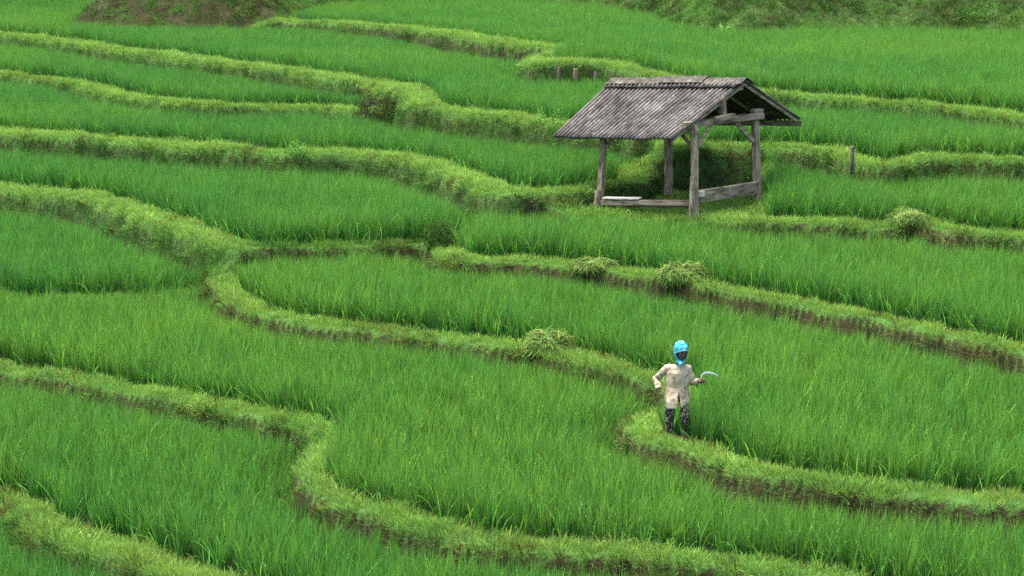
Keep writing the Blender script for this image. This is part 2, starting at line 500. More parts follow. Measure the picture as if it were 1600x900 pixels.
# trunk
tube(bm, [PEL + Vector((0, 0, -.08)), PEL, PEL.lerp(CHEST, .4), CHEST, NECK + Vector((0, 0, -.03)), NECK + Vector((0, 0, .02))], [.12, .155, .125, .15, .10, .055], 18, True, [(1, .75), (1, .75), (1, .75), (1, .72), (1, .7), (1, 1)])
limb(bm, [NECK + Vector((0, 0, -.05)), NECK.lerp(HEAD, .45), HEAD + Vector((0, .02, -.03))], [.058, .052, .05])
for h, k, a, fwd in ((HIPL, KNEEL, ANKL, Vector((-.02, -1, 0))), (HIPR, KNEER, ANKR, Vector((.05, -1, 0)))):
    limb(bm, [h, h.lerp(k, .5), k, k.lerp(a, .3), k.lerp(a, .75), a], [.088, .075, .055, .055, .038, .034])
    fwd.normalize()
    heel = a + Vector((0, .035, -a.z + .03)); toe = a + fwd * .15; toe.z = .016
    limb(bm, [heel, a + fwd * .05 + Vector((0, 0, -a.z + .032)), toe], [.032, .036, .022])
    sd = fwd.cross(Vector((0, 0, 1)))
    for t_ in range(5):
        b_ = toe + sd * (t_ - 2) * .017 - fwd * .01
        limb(bm, [b_, b_ + fwd * (.035 - abs(t_ - 1) * .004)], [.011, .009 if t_ else .012], 8)
# arms
for s_, e_, w_ in ((SHL, ELL, WRL), (SHR, ELR, WRR)):
    limb(bm, [s_, s_.lerp(e_, .5), e_, e_.lerp(w_, .35), w_], [.055, .045, .037, .037, .024])
# hands: palm, four curled fingers of unequal length, thumb from the side of the palm
def hand(bm, w, d, side, up, curl):
    """w wrist, d hand direction, side towards the thumb, up back of the hand"""
    d = d.normalized(); side = (side - d * side.dot(d)).normalized(); up = d.cross(side).normalized() if d.cross(side).dot(up) > 0 else -d.cross(side).normalized()
    pc = w + d * .045
    rot = Matrix((side, d, up)).transposed()
    ball(bm, pc, .04, (.95, 1.12, .42), rot)
    limb(bm, [w - d * .02, w + d * .02], [.023, .024], 10)
    tips = []
    for q, (off, L1) in enumerate(((.026, .074), (.009, .082), (-.009, .077), (-.025, .060))):
        p0 = w + d * .07 + side * off
        a = p0.copy(); dirv = d.copy(); ch = [w + d * .045 + side * off, a]
        for seg_, fr in enumerate((.42, .32, .26)):
            ang = curl[seg_]
            dirv = (dirv * math.cos(ang) - up * math.sin(ang)).normalized() if seg_ == 0 else (Matrix.Rotation(ang, 3, side if (side.cross(d)).dot(up) < 0 else -side) @ dirv)
            a = a + dirv * L1 * fr; ch.append(a.copy())
        limb(bm, ch, [.010, .0095, .009, .0082, .0072], 8)
        tips.append(a)
    t0 = w + d * .025 + side * .026
    t1 = t0 + (side * .7 + d * .6 - up * .25).normalized() * .034
    t2 = t1 + (d * .8 - up * .6 + side * .0).normalized() * .03
    t3 = t2 + (d * .5 - up * .7 - side * .5).normalized() * .024
    limb(bm, [t0, t1, t2, t3], [.014, .0115, .0105, .0085], 8)
    return pc, side, up, tips
hand(bm, WRL, Vector((.12, -.18, -1)), Vector((.2, -1, -.1)), Vector((-1, -.1, 0)), (.45, .55, .4))
dR = (WRR - ELR).normalized()
pcR, sdR, upR, tipsR = hand(bm, WRR, dR + Vector((.1, 0, .25)), Vector((-.1, -.25, 1)), Vector((.4, -1, 0)) * -1, (1.0, 1.25, .95))
HS = 1.05
body_bm = bm; bm = bmesh.new()
# head: skull, jaw, nose, brow, lips, ears; looking down and a little to the right
hr = Matrix.Rotation(R(16), 3, 'Z') @ Matrix.Rotation(R(14), 3, 'X')       # face towards -y, turned right, bowed
def HP(x, y, z): return HEAD + hr @ Vector((x, y, z))
ball(bm, HP(0, .012, .02), .092, (.86, 1.05, 1.08), hr, 28, 20)
ball(bm, HP(0, -.022, -.045), .066, (.86, .98, 1.05), hr, 22, 16)
ball(bm, HP(0, -.058, -.094), .024, (1.1, .9, .8), hr)
limb(bm, [HP(0, -.086, .012), HP(0, -.104, -.026)], [.009, .0145], 10)
for s_ in (-1, 1):
    ball(bm, HP(s_ * .012, -.097, -.030), .009, u=10, v=8)
    limb(bm, [HP(s_ * .014, -.083, .030), HP(s_ * .048, -.066, .027)], [.009, .008], 8)
    ball(bm, HP(s_ * .046, -.060, -.030), .022, (1, .8, .8), hr, 12, 10)
    ball(bm, HP(s_ * .082, .01, -.01), .022, (.35, .8, 1.3), hr, 12, 10)
    limb(bm, [HP(s_ * .004, -.089, -.060), HP(s_ * .024, -.078, -.062)], [.0075, .005], 8)
    limb(bm, [HP(s_ * .004, -.087, -.071), HP(s_ * .020, -.077, -.070)], [.008, .005], 8)
bmesh.ops.scale(bm, vec=(HS, HS, HS), verts=bm.verts, space=Matrix.Translation(-HEAD))
hm = bpy.data.meshes.new('h'); bm.to_mesh(hm); bm.free(); bm = body_bm; bm.from_mesh(hm); bpy.data.meshes.remove(hm)
body = remeshed('body', bm, .0052, skin, person, 2)

eyew = noise_mat('eye_white', [(.3, (.55, .5, .45)), (.7, (.6, .55, .5))], rough=.2, bump=0, spec=.5)
dark = noise_mat('eye_dark', [(.3, (.01, .008, .006)), (.7, (.02, .015, .01))], rough=.15, bump=0, spec=.5)
for s_ in (-1, 1):
    bm = bmesh.new(); ball(bm, HP(s_ * .0325, -.0735, .0084), .0131, (1.1, .9, .6), hr); e_ = fin('eye', bm, eyew, person, True)
    bm = bmesh.new(); ball(bm, HP(s_ * .0325 + .001, -.0845, .0063), .006, u=10, v=8); fin('iris', bm, dark, e_, True)

# tunic: bodice and sleeves as one garment, skirt open at the front
def tunic_mat():
    m, nt, b = nmat('pale_printed_tunic')
    N, L = nt.nodes, nt.links
    tc = N.new('ShaderNodeTexCoord')
    n1 = N.new('ShaderNodeTexNoise'); n1.inputs['Scale'].default_value = 7; n1.inputs['Detail'].default_value = 3; L.new(tc.outputs['Object'], n1.inputs[0])
    c1 = N.new('ShaderNodeValToRGB'); e = c1.color_ramp.elements
    e[0].position = .42; e[0].color = (.46, .41, .295, 1); e[1].position = .6; e[1].color = (.35, .27, .165, 1)
    L.new(n1.outputs[0], c1.inputs[0])
    v = N.new('ShaderNodeTexVoronoi'); v.inputs['Scale'].default_value = 34; L.new(tc.outputs['Object'], v.inputs[0])
    mr = N.new('ShaderNodeMapRange'); mr.inputs[1].default_value = .18; mr.inputs[2].default_value = .30; mr.inputs[3].default_value = .5; mr.inputs[4].default_value = 0; L.new(v.outputs['Distance'], mr.inputs[0])
    mx = N.new('ShaderNodeMix'); mx.data_type = 'RGBA'; L.new(mr.outputs[0], mx.inputs[0]); L.new(c1.outputs[0], mx.inputs[6]); mx.inputs[7].default_value = (.26, .27, .15, 1)
    # muddy, worn blotches
    n2 = N.new('ShaderNodeTexNoise'); n2.inputs['Scale'].default_value = 9; n2.inputs['Detail'].default_value = 6; n2.inputs['Roughness'].default_value = .65; L.new(tc.outputs['Object'], n2.inputs[0])
    m2 = N.new('ShaderNodeMapRange'); m2.inputs[1].default_value = .53; m2.inputs[2].default_value = .62; m2.inputs[4].default_value = .8; L.new(n2.outputs[0], m2.inputs[0])
    x2 = N.new('ShaderNodeMix'); x2.data_type = 'RGBA'; L.new(m2.outputs[0], x2.inputs[0]); L.new(mx.outputs[2], x2.inputs[6]); x2.inputs[7].default_value = (.11, .09, .065, 1)
    L.new(x2.outputs[2], b.inputs['Base Color']); b.inputs['Roughness'].default_value = .9; b.inputs['Specular IOR Level'].default_value = .1
    return m
tm = tunic_mat()
bm = bmesh.new()
up_ = Vector((0, 0, 1))
# bodice, a closed shape round the trunk ending in a V at the neck
tube(bm, [J(1056.5, 610, .01), J(1057, 600, .01), J(1057, 588, .0), J(1057, 576, .0), J(1057.5, 569.5, .005), J(1058, 565.3, .01)], [.196, .194, .192, .190, .150, .092], 30, True, [(1, .74), (1, .76), (1, .74), (1, .70), (1, .62), (1, .7)])
for s_, e_, w_, rr in ((SHL, ELL, WRL, 1), (SHR, ELR, WRR, 1)):
    limb(bm, [s_, s_.lerp(e_, .5), e_, e_.lerp(w_, .5)], [.062 * rr, .062, .060, .056], 16)
    tube(bm, [e_.lerp(w_, .4), e_.lerp(w_, .80 if w_ is WRL else .72)], [.06, .055], 16)
    limb(bm, [s_ + Vector((.03 if s_.x < 0 else -.03, 0, -.005)), s_], [.075, .066], 16)
# skirt: open sheet with a front slit, given thickness
def skirt(bm, rows, nseg=44, th=.016):
    """rows: (centre, half width, half depth, slit half angle, extra drop at right)"""
    inner = []; outer = []
    for c, a, b_, sl, drop in rows:
        ri = []; ro = []
        for q in range(nseg + 1):
            t = q / nseg
            an = -math.pi / 2 + sl + .10 + t * (2 * math.pi - 2 * sl)    # start at the front (-y)
            fold = 1 + .045 * math.sin(an * 7 + c.z * 9) * min(1, max(0, (.95 - c.z) * 2))
            p = Vector((c.x + a * fold * math.cos(an), c.y + b_ * fold * math.sin(an), c.z + drop * max(0, math.cos(an))))
            n_ = Vector((math.cos(an), math.sin(an), 0))
            ri.append(bm.verts.new(p - n_ * th)); ro.append(bm.verts.new(p))
        inner.append(ri); outer.append(ro)
    for k in range(len(rows) - 1):
        for q in range(nseg):
            bm.faces.new((outer[k][q], outer[k][q + 1], outer[k + 1][q + 1], outer[k + 1][q]))
            bm.faces.new((inner[k][q + 1], inner[k][q], inner[k + 1][q], inner[k + 1][q + 1]))
        for q in (0, nseg):
            bm.faces.new((outer[k][q], inner[k][q], inner[k + 1][q], outer[k + 1][q]))
    for k in (0, len(rows) - 1):
        for q in range(nseg):
            bm.faces.new((outer[k][q], outer[k][q + 1], inner[k][q + 1], inner[k][q]))
skirt(bm, [(J(1056.5, 598, .01), .194, .152, .0, 0), (J(1056.5, 604, .0), .199, .165, .05, 0), (J(1056.5, 611, -.02), .203, .18, .11, .01), (J(1056.5, 619, -.04), .204, .19, .15, .03), (J(1056.5, 627, -.05), .202, .195, .18, .085)])
tunic = remeshed('tunic', bm, .0062, tm, person, 3, .015, 9)

# trousers
def trouser_mat():
    m, nt, b = nmat('dark_patterned_trousers')
    N, L = nt.nodes, nt.links
    tc = N.new('ShaderNodeTexCoord')
    n1 = N.new('ShaderNodeTexNoise'); n1.inputs['Scale'].default_value = 22; n1.inputs['Detail'].default_value = 3; n1.inputs['Distortion'].default_value = 1.4; L.new(tc.outputs['Object'], n1.inputs[0])
    c1 = N.new('ShaderNodeValToRGB'); e = c1.color_ramp.elements
    e[0].position = .54; e[0].color = (.012, .013, .016, 1); e[1].position = .60; e[1].color = (.40, .34, .24, 1)
    L.new(n1.outputs[0], c1.inputs[0]); L.new(c1.outputs[0], b.inputs['Base Color']); b.inputs['Roughness'].default_value = .9
    return m
bm = bmesh.new()
for h, k, a, end in ((HIPL, KNEEL, ANKL, .92), (HIPR, KNEER, ANKR, .60)):
    limb(bm, [h, h.lerp(k, .5), k], [.08, .078, .074], 16)
    tube(bm, [k, k.lerp(a, .3), k.lerp(a, end)], [.076, .074, .068], 16)
trousers = remeshed('trousers', bm, .0062, trouser_mat(), person, 2, .007, 10)

# headscarf: hood with an opening for the face, tied under the chin, short tail over the chest
def scarf_mat():
    m, nt, b = nmat('blue_flowered_scarf')
    N, L = nt.nodes, nt.links
    tc = N.new('ShaderNodeTexCoord')
    v = N.new('ShaderNodeTexVoronoi'); v.inputs['Scale'].default_value = 19; L.new(tc.outputs['Object'], v.inputs[0])
    n1 = N.new('ShaderNodeTexNoise'); n1.inputs['Scale'].default_value = 9; L.new(tc.outputs['Object'], n1.inputs[0])
    a = N.new('ShaderNodeMath'); a.operation = 'ADD'; L.new(v.outputs['Distance'], a.inputs[0])
    s_ = N.new('ShaderNodeMath'); s_.operation = 'MULTIPLY'; s_.inputs[1].default_value = .7; L.new(n1.outputs[0], s_.inputs[0]); L.new(s_.outputs[0], a.inputs[1])
    mr = N.new('ShaderNodeMapRange'); mr.inputs[1].default_value = .56; mr.inputs[2].default_value = .62; mr.inputs[3].default_value = 1; mr.inputs[4].default_value = 0; L.new(a.outputs[0], mr.inputs[0])
    cr = N.new('ShaderNodeValToRGB'); e = cr.color_ramp.elements
    e[0].position = .3; e[0].color = (.62, .55, .55, 1); e[1].position = .7; e[1].color = (.50, .55, .32, 1); L.new(v.outputs['Color'], cr.inputs[0])
    mx = N.new('ShaderNodeMix'); mx.data_type = 'RGBA'; L.new(mr.outputs[0], mx.inputs[0]); mx.inputs[6].default_value = (.03, .29, .42, 1); L.new(cr.outputs[0], mx.inputs[7])
    L.new(mx.outputs[2], b.inputs['Base Color']); b.inputs['Roughness'].default_value = .75; b.inputs['Specular IOR Level'].default_value = .2
    return m
bm = bmesh.new()
# shell of rings from the crown to the shoulders with the face left open
rings = []
nS = 40
prof = [(.140, .012, .03), (.136, .038, .03), (.127, .066, .026), (.110, .092, .02), (.08, .104, .014), (.04, .110, .012), (0, .111, .01), (-.04, .108, .008), (-.08, .100, .004), (-.11, .086, -.002), (-.13, .076, .0), (-.15, .080, .004), (-.165, .088, .01)]
prof = [(a * HS, b * HS + (.004 if a > 0 else 0), c * HS) for a, b, c in prof]
th = .009
def opening(z):
    """half angle of the face opening at height z of the head frame"""
    z = z / HS
    f = (z + .03) / .098
    return math.acos(max(-1, min(1, abs(f)))) * .92 if abs(f) < 1 else 0
for z, r_, yo in prof:
    op = opening(z)
    ri = []; ro = []
    for q in range(nS + 1):
        t = q / nS
        an = -math.pi / 2 + op + t * (2 * math.pi - 2 * op)
        wob_ = 1 + .03 * math.sin(an * 5 + z * 30) * (1 if z < -.1 else .3)
        p = Vector((r_ * .93 * wob_ * math.cos(an), r_ * 1.10 * wob_ * math.sin(an) + yo, z))
        n_ = Vector((math.cos(an), math.sin(an), 0))
        if z < -.13 * HS: q_ = HEAD + Vector((p.x, p.y, p.z)); po_, pi_ = q_, q_ - n_ * th
        else: po_, pi_ = HEAD + hr @ p, HEAD + hr @ (p - n_ * th)
        ro.append(bm.verts.new(po_)); ri.append(bm.verts.new(pi_))
    rings.append((ro, ri))
for (o0, i0), (o1, i1) in zip(rings[:-1], rings[1:]):
    for q in range(nS):
        bm.faces.new((o0[q], o0[q + 1], o1[q + 1], o1[q])); bm.faces.new((i0[q + 1], i0[q], i1[q], i1[q + 1]))
    for q in (0, nS): bm.faces.new((o0[q], i0[q], i1[q], o1[q]))
for (o0, i0) in (rings[-1],):
    for q in range(nS): bm.faces.new((o0[q], o0[q + 1], i0[q + 1], i0[q]))
bm.faces.new(rings[0][0][:nS]); bm.faces.new(rings[0][1][:nS][::-1])
# rolled edge round the face and the crown cap
ball(bm, HEAD + hr @ Vector((0, .032, .128 * HS)), .068, (1, 1.15, .42), hr, 16, 10)

edge = []
for z in np.linspace(-.124, .072, 15):
    op = opening(z); rr_ = np.interp(z, [p[0] for p in prof][::-1], [p[1] for p in prof][::-1]); yo = .01
    for sgn in (1,): edge.append((HEAD + hr @ Vector((rr_ * .93 * math.cos(-math.pi / 2 + op), rr_ * 1.1 * math.sin(-math.pi / 2 + op) + yo, z)), HEAD + hr @ Vector((-rr_ * .93 * math.cos(-math.pi / 2 + op), rr_ * 1.1 * math.sin(-math.pi / 2 + op) + yo, z))))
limb(bm, [e_[0] for e_ in edge], [.008] * len(edge), 8); limb(bm, [e_[1] for e_ in edge], [.008] * len(edge), 8)
# point of the scarf over the collar
tube(bm, [HEAD + Vector((0, -.085, -.15)), HEAD + Vector((-.02, -.115, -.18)), HEAD + Vector((-.035, -.135, -.225))], [.05, .045, .012], 12, True, [(1, .4)] * 3)
scarf = remeshed('headscarf', bm, .0048, scarf_mat(), person, 2, .003, 14)

# ------------------------------------------------------------------ sickle in her left hand
steel = noise_mat('sickle_steel', [(.3, (.78, .78, .76)), (.7, (.88, .88, .86))], scale=20, rough=.45, bump=.1, spec=.6)
grip = noise_mat('sickle_grip', [(.3, (.22, .13, .07)), (.7, (.4, .27, .15))], scale=20, rough=.7, bump=.2)
sk = empty('sickle', po + pcR)
tag(sk, 'curved sickle with a bright bare blade held up in the hand of the person', 'sickle')
gc = pcR - upR * .022
ax_ = sdR.normalized()
bm = bmesh.new()
tube(bm, [gc - ax_ * .075, gc - ax_ * .06, gc, gc + ax_ * .055, gc + ax_ * .06], [.011, .0135, .012, .012, .009], 12)
h_ = fin('handle', bm, grip, sk, True, loc=pcR)
pts = []
tip_px = [(1099.5, 574), (1100.5, 571.5), (1103.5, 570), (1107.5, 570), (1112, 571.6), (1115.5, 574), (1118.5, 577.5)]
y_ = gc.y
base_ = gc + ax_ * .055
off_ = base_ - J(1099.5, 577, y_)
pts = [base_ - ax_ * .01] + [J(a, b, y_) + off_ * (1 - k / 6) for k, (a, b) in enumerate(tip_px)]
wd = [.004, .008, .013, .016, .016, .014, .009, .002]
bm = bmesh.new(); ring = []
for k, p in enumerate(pts):
    d_ = (pts[min(k + 1, 7)] - pts[max(k - 1, 0)]).normalized()
    s_ = Vector((-d_.z, 0, d_.x)).normalized()
    ring.append([bm.verts.new(p + s_ * wd[k] + Vector((0, .002, 0))), bm.verts.new(p - s_ * wd[k]), bm.verts.new(p + s_ * wd[k] - Vector((0, .002, 0)))])
for a, b in zip(ring[:-1], ring[1:]):
    for q in range(3): bm.faces.new((a[q], a[(q + 1) % 3], b[(q + 1) % 3], b[q]))
bm.faces.new(ring[0][::-1]); bm.faces.new(ring[-1])
fin('blade', bm, steel, sk, False, loc=pcR)
# ------------------------------------------------------------------ plant tufts
def blades(rs, n, r0, len_, spread, bend, width, nseg=4, base_lean=.0, shade=(.75, 1.25), gam=1.0, tipc=(1.25, 1.1, .75), basec=(.8, .9, .8), droop=0.0, hue=.12):
    """n ribbon leaves rising from a disc of radius r0; returns verts, faces, colours"""
    V = []; F = []; C = []
    for q in range(n):
        a = rs.uniform(0, 2 * math.pi); rr = r0 * math.sqrt(rs.rand())
        p = np.array([rr * math.cos(a), rr * math.sin(a), -.02])
        az = a + rs.normal(0, .6)
        Lg = len_ * rs.uniform(.62, 1.08)
        th0 = base_lean + spread * (rr / max(r0, 1e-4)) * rs.uniform(.3, 1.1)
        th1 = bend * abs(rs.normal(0, 1)) + (droop if rs.rand() < .3 else 0)
        tw = az + math.pi / 2 + rs.normal(0, .9)
        wd = width * rs.uniform(.7, 1.2)
        side = np.array([math.cos(tw), math.sin(tw), 0])
        s0 = rs.uniform(*shade); h = rs.normal(0, hue)
        c0 = np.array([s0 * (1 + h), s0, s0 * (1 - h)])
        b0 = len(V)
        for s in range(nseg + 1):
            t = s / nseg
            ww = wd * (min(1, .55 + t * 1.6) if t < .4 else 1 - ((t - .4) / .6) ** 1.7) * .5
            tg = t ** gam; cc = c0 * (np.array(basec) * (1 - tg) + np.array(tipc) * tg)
            if s < nseg:
                V.append(p - side * ww); V.append(p + side * ww); C += [cc, cc]
            else:
                V.append(p.copy()); C.append(cc)
            th = th0 + th1 * t ** 1.6
            d = np.array([math.cos(az) * math.sin(th), math.sin(az) * math.sin(th), math.cos(th)])
            p = p + d * Lg / nseg
        for s in range(nseg - 1):
            o = b0 + 2 * s
            F.append((o, o + 1, o + 3, o + 2))
        o = b0 + 2 * (nseg - 1)
        F.append((o, o + 1, o + 2))
    return V, F, C

def leaves(rs, n, r0, hgt, size, shade=(.7, 1.3)):
    """broad weed leaves scattered through a low dome"""
    V = []; F = []; C = []
    for q in range(n):
        a = rs.uniform(0, 6.283); rr = r0 * math.sqrt(rs.rand())
        p = np.array([rr * math.cos(a), rr * math.sin(a), hgt * rs.uniform(.1, 1) * (1 - .5 * (rr / r0) ** 2)])
        az = rs.uniform(0, 6.283); el = rs.uniform(-.2, .9)
        d = np.array([math.cos(az) * math.cos(el), math.sin(az) * math.cos(el), math.sin(el)])
        u = np.cross(d, [0, 0, 1]); u /= np.linalg.norm(u)
        s = size * rs.uniform(.6, 1.3)
        c = rs.uniform(*shade) * np.array([1 + rs.normal(0, .1), 1, 1])
        b0 = len(V)
        V += [p, p + d * s * .45 + u * s * .26, p + d * s - np.array([0, 0, s * .15]), p + d * s * .45 - u * s * .26]
        C += [c] * 4
        F.append((b0, b0 + 1, b0 + 2, b0 + 3))
    return V, F, C

def join(*parts):
    V = []; F = []; C = []
    for v, f, c in parts:
        o = len(V); V += list(v); C += list(c); F += [tuple(i + o for i in q) for q in f]
    return V, F, C

def colmesh(name, vfc, smooth=True):
    V, F, C = vfc
    me = mesh_from(V, F, name, smooth)
    at = me.attributes.new('shade', 'FLOAT_COLOR', 'POINT')
    arr = np.ones((len(V), 4), np.float32); arr[:, :3] = np.clip(np.array(C), 0, 4)
    at.data.foreach_set('color', arr.ravel())
    return me

def proto(name, builders, mat):
    """a library of tufts for the geometry nodes; not part of the scene"""
    c = bpy.data.collections.new(name)
    for q, vfc in enumerate(builders):
        me = colmesh('%s_%02d' % (name, q), vfc); me.materials.append(mat)
        c.objects.link(bpy.data.objects.new('%s_%02d' % (name, q), me))
    return c

fol = foliage_mat('rice_leaf', trans=.38, rough=.5, spec=.2)
gfol = foliage_mat('grass_leaf', trans=.3, rough=.7, spec=.05)
rs = np.random.RandomState(5)
rice_protos = []
for q in range(9):
    a = blades(rs, 29, .05, .76, .28, .34, .0115, 4, shade=(.6, 1.35), gam=1.4, tipc=(1.45, 1.25, 1.1), basec=(.30, .42, .5))  # blade bases naturally darker, plus shade low in the stand painted in
    bb = blades(rs, 3, .05, .62, .45, .95, .013, 5, shade=(1.2, 1.9), tipc=(1.6, 1.2, .9), basec=(.9, .95, .8))
    parts = [a, bb]
    if q in (3, 7): parts.append(blades(rs, 1, .06, .5, .9, 1.5, .013, 5, shade=(2.0, 2.6), tipc=(2.2, 1.1, 1.6), basec=(1.6, 1.0, 1.2)))
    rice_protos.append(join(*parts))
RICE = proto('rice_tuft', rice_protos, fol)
short = [blades(rs, 52, .17, .12 + .025 * (q % 3), .7, .7, .0075, 3, shade=(.65, 1.3), tipc=(1.15, 1.05, .9), basec=(.75, .8, .7), hue=.15) for q in range(6)]
longg = [blades(rs, 34, .12, .24, .9, 1.1, .0085, 4, shade=(.6, 1.35), tipc=(1.1, 1.05, .9), basec=(.7, .75, .7), hue=.15) for q in range(5)]
leafy = [join(leaves(rs, 46, .17, .15, .038), blades(rs, 12, .15, .2, .9, .8, .008, 3)) for q in range(4)]
GRASS = proto('grass_tuft', short + longg + leafy, gfol)      # 0-5 short, 6-10 long, 11-14 leafy

def scatter_group(name, coll):
    ng = bpy.data.node_groups.new(name, 'GeometryNodeTree')
    ng.interface.new_socket('Geometry', in_out='INPUT', socket_type='NodeSocketGeometry')
    ng.interface.new_socket('Geometry', in_out='OUTPUT', socket_type='NodeSocketGeometry')
    N, L = ng.nodes, ng.links
    gi = N.new('NodeGroupInput'); go = N.new('NodeGroupOutput')
    mp = N.new('GeometryNodeMeshToPoints')
    ci = N.new('GeometryNodeCollectionInfo'); ci.inputs[0].default_value = coll
    ci.inputs['Separate Children'].default_value = True; ci.inputs['Reset Children'].default_value = True
    ip = N.new('GeometryNodeInstanceOnPoints'); ip.inputs['Pick Instance'].default_value = True
    def attr(nm, ty):
        a = N.new('GeometryNodeInputNamedAttribute'); a.data_type = ty; a.inputs[0].default_value = nm
        return a.outputs[0]
    L.new(gi.outputs[0], mp.inputs[0]); L.new(mp.outputs[0], ip.inputs['Points'])
    L.new(ci.outputs[0], ip.inputs['Instance'])
    L.new(attr('pick', 'INT'), ip.inputs['Instance Index'])
    er = N.new('FunctionNodeEulerToRotation'); L.new(attr('rot', 'FLOAT_VECTOR'), er.inputs[0]); L.new(er.outputs[0], ip.inputs['Rotation'])
    L.new(attr('size', 'FLOAT_VECTOR'), ip.inputs['Scale'])
    L.new(ip.outputs[0], go.inputs[0])
    return ng
NG_RICE = scatter_group('plant_rice', RICE)
NG_GRASS = scatter_group('plant_grass', GRASS)

def scatter(name, P, rot, size, pick, tint, ng, label, cat):
    me = bpy.data.meshes.new(name)
    n = len(P)
    me.vertices.add(n); me.vertices.foreach_set('co', P.astype(np.float32).ravel())
    def A(nm, ty, arr, key):
        a = me.attributes.new(nm, ty, 'POINT'); a.data.foreach_set(key, arr.ravel())
    A('rot', 'FLOAT_VECTOR', rot.astype(np.float32), 'vector'); A('size', 'FLOAT_VECTOR', size.astype(np.float32), 'vector')
    A('pick', 'INT', pick.astype(np.int32), 'value')
    t4 = np.ones((n, 4), np.float32); t4[:, :3] = tint
    A('tint', 'FLOAT_COLOR', t4, 'color')
    o = link(name, me)
    md = o.modifiers.new('plants', 'NODES'); md.node_group = ng
    me.materials.append(fol if ng is NG_RICE else gfol)
    tag(o, label, cat, kind='stuff')
    return o

# things that stand in the plants: keep stems out of them (x, y, radius)
KEEP = []
person_at = atz(1056, 677, 0.0)
KEEP.append((person_at[0], person_at[1], .2))
bush_at = atz(690, 396, .45)
KEEP.append((bush_at[0], bush_at[1], .5))

# ------------------------------------------------------------------ rice, one bed per paddy
RL = {
 'Pa': 'rice in the small paddy in the bottom left corner, below the lowest grassy bund',
 'Pb': 'rice in the big lower left paddy, between the two lowest winding bunds',
 'P0': 'rice in the broad middle paddy that spreads below the farmer and along the whole width',
 'P1': 'rice in the long paddy behind the farmer, deep green where it meets the bund she walks on',
 'P3': 'dark green rice in the small round-ended paddy at the left edge, under a thick grassy bank',
 'P4': 'rice in the left paddy above the thick lime bank, ending at the small bushy mound',
 'P2': 'rice in the strip directly in front of the hut, above the straight brown bank',
 'P5': 'rice in the long paddy left of the hut, behind its eaves',
 'P6': 'rice in the paddy just right of the hut, level with its floor',
 'P7': 'rice in the paddy behind and right of the hut roof, above the dark overhanging bund',
 'P8': 'rice in the narrow upper left paddy that tapers to the dark grassy bank',
 'P9': 'rice in the upper left paddy at the foot of the bare brown slope',
 'P10': 'rice in the topmost wide paddy below the weedy hillside at upper right',
}
YEL = {'Pa': .1, 'Pb': .2, 'P0': .4, 'P1': .3, 'P3': -.12, 'P4': .05, 'P2': .2, 'P5': .02, 'P6': .05, 'P7': .05, 'P8': .12, 'P9': .18, 'P10': .25}
TALL = {'P5': .86, 'P8': .86, 'P9': .86, 'P10': .9, 'P7': .95, 'Pb': 1.02, 'P3': 1.1, 'P4': 1.05}
rs = np.random.RandomState(77)
for name, lab in RL.items():
    li = SN.index(name)
    j, ii = np.where(LAB == li)
    x0, x1, y0, y1 = gx[ii.min()], gx[ii.max()], gy[j.min()], gy[j.max()]
    y1 = min(y1, 125)
    s = .205
    ang = rs.uniform(-.35, .35)
    cx, cy = (x0 + x1) / 2, (y0 + y1) / 2
    rad = math.hypot(x1 - x0, y1 - y0) / 2 + 1
    g = np.arange(-rad, rad, s)
    A, B = np.meshgrid(g, g)
    A = A.ravel(); B = B.ravel()
    X = cx + A * math.cos(ang) - B * math.sin(ang) + rs.normal(0, .035, A.size)
    Y = cy + A * math.sin(ang) + B * math.cos(ang) + rs.normal(0, .035, A.size)
    ok = (X > x0) & (X < x1) & (Y > y0) & (Y < y1) & (np.abs(X) < Y * .285 + 1.5) & (Y > 21)
    X, Y = X[ok], Y[ok]
    ok = (gnear(LAB, X, Y) == li) & (gsample(PROF, X, Y) < .3) & (gnear(lab_free, X, Y) >= 0)
    gap = vnoise(X, Y, .45, 40) > .06
    ok &= gap
    X, Y = X[ok], Y[ok]
    for kx, ky, kr in KEEP:
        m = np.hypot(X - kx, Y - ky) > kr; X, Y = X[m], Y[m]
    # young plants: shorter at wet edges, even taller patches
    Z = gsample(HT, X, Y)
    n = len(X)
    big = fbm(X, Y, 5.0, 50); sm = vnoise(X, Y, .8, 60)
    edge = np.clip(gsample(PROF, X, Y) * 4, 0, 1)
    sc = TALL.get(name, 1.0) * (.9 + .24 * big + .16 * sm + rs.normal(0, .06, n))
    sc = sc * (1 - .38 * gsample(UNDER, X, Y))
    size = np.stack([sc * rs.uniform(.95, 1.2, n), sc * rs.uniform(.95, 1.2, n), sc * rs.uniform(.92, 1.08, n)], -1)
    lean = (fbm(X, Y, 3.5, 80) - .5) * .35
    rot = np.stack([rs.normal(0, .06, n) + lean * .4, rs.normal(0, .06, n) + lean, rs.uniform(0, 6.283, n)], -1)
    # rotation about z is applied last in XYZ order, so lean directions turn with it: keep them small
    yel = YEL[name] + .08 + (fbm(X, Y, 6, 90) - .5) * 1.1 + (vnoise(X, Y, 1.3, 95) - .5) * .35 + rs.normal(0, .16, n)
    base = np.array([.080, .262, .042])
    yv = np.array([.135, .325, .045]); bl = np.array([.040, .19, .048])
    t = np.clip(yel, -1, 1)[:, None]
    tint = np.where(t > 0, base * (1 - t) + yv * t, base * (1 + t) - bl * t)
    tint = tint * rs.uniform(.85, 1.15, n)[:, None]
    tint = np.clip(tint, 0, 1)
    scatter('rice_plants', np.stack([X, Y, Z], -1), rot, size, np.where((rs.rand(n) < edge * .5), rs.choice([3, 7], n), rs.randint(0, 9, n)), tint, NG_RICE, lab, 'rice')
    print(name, n)

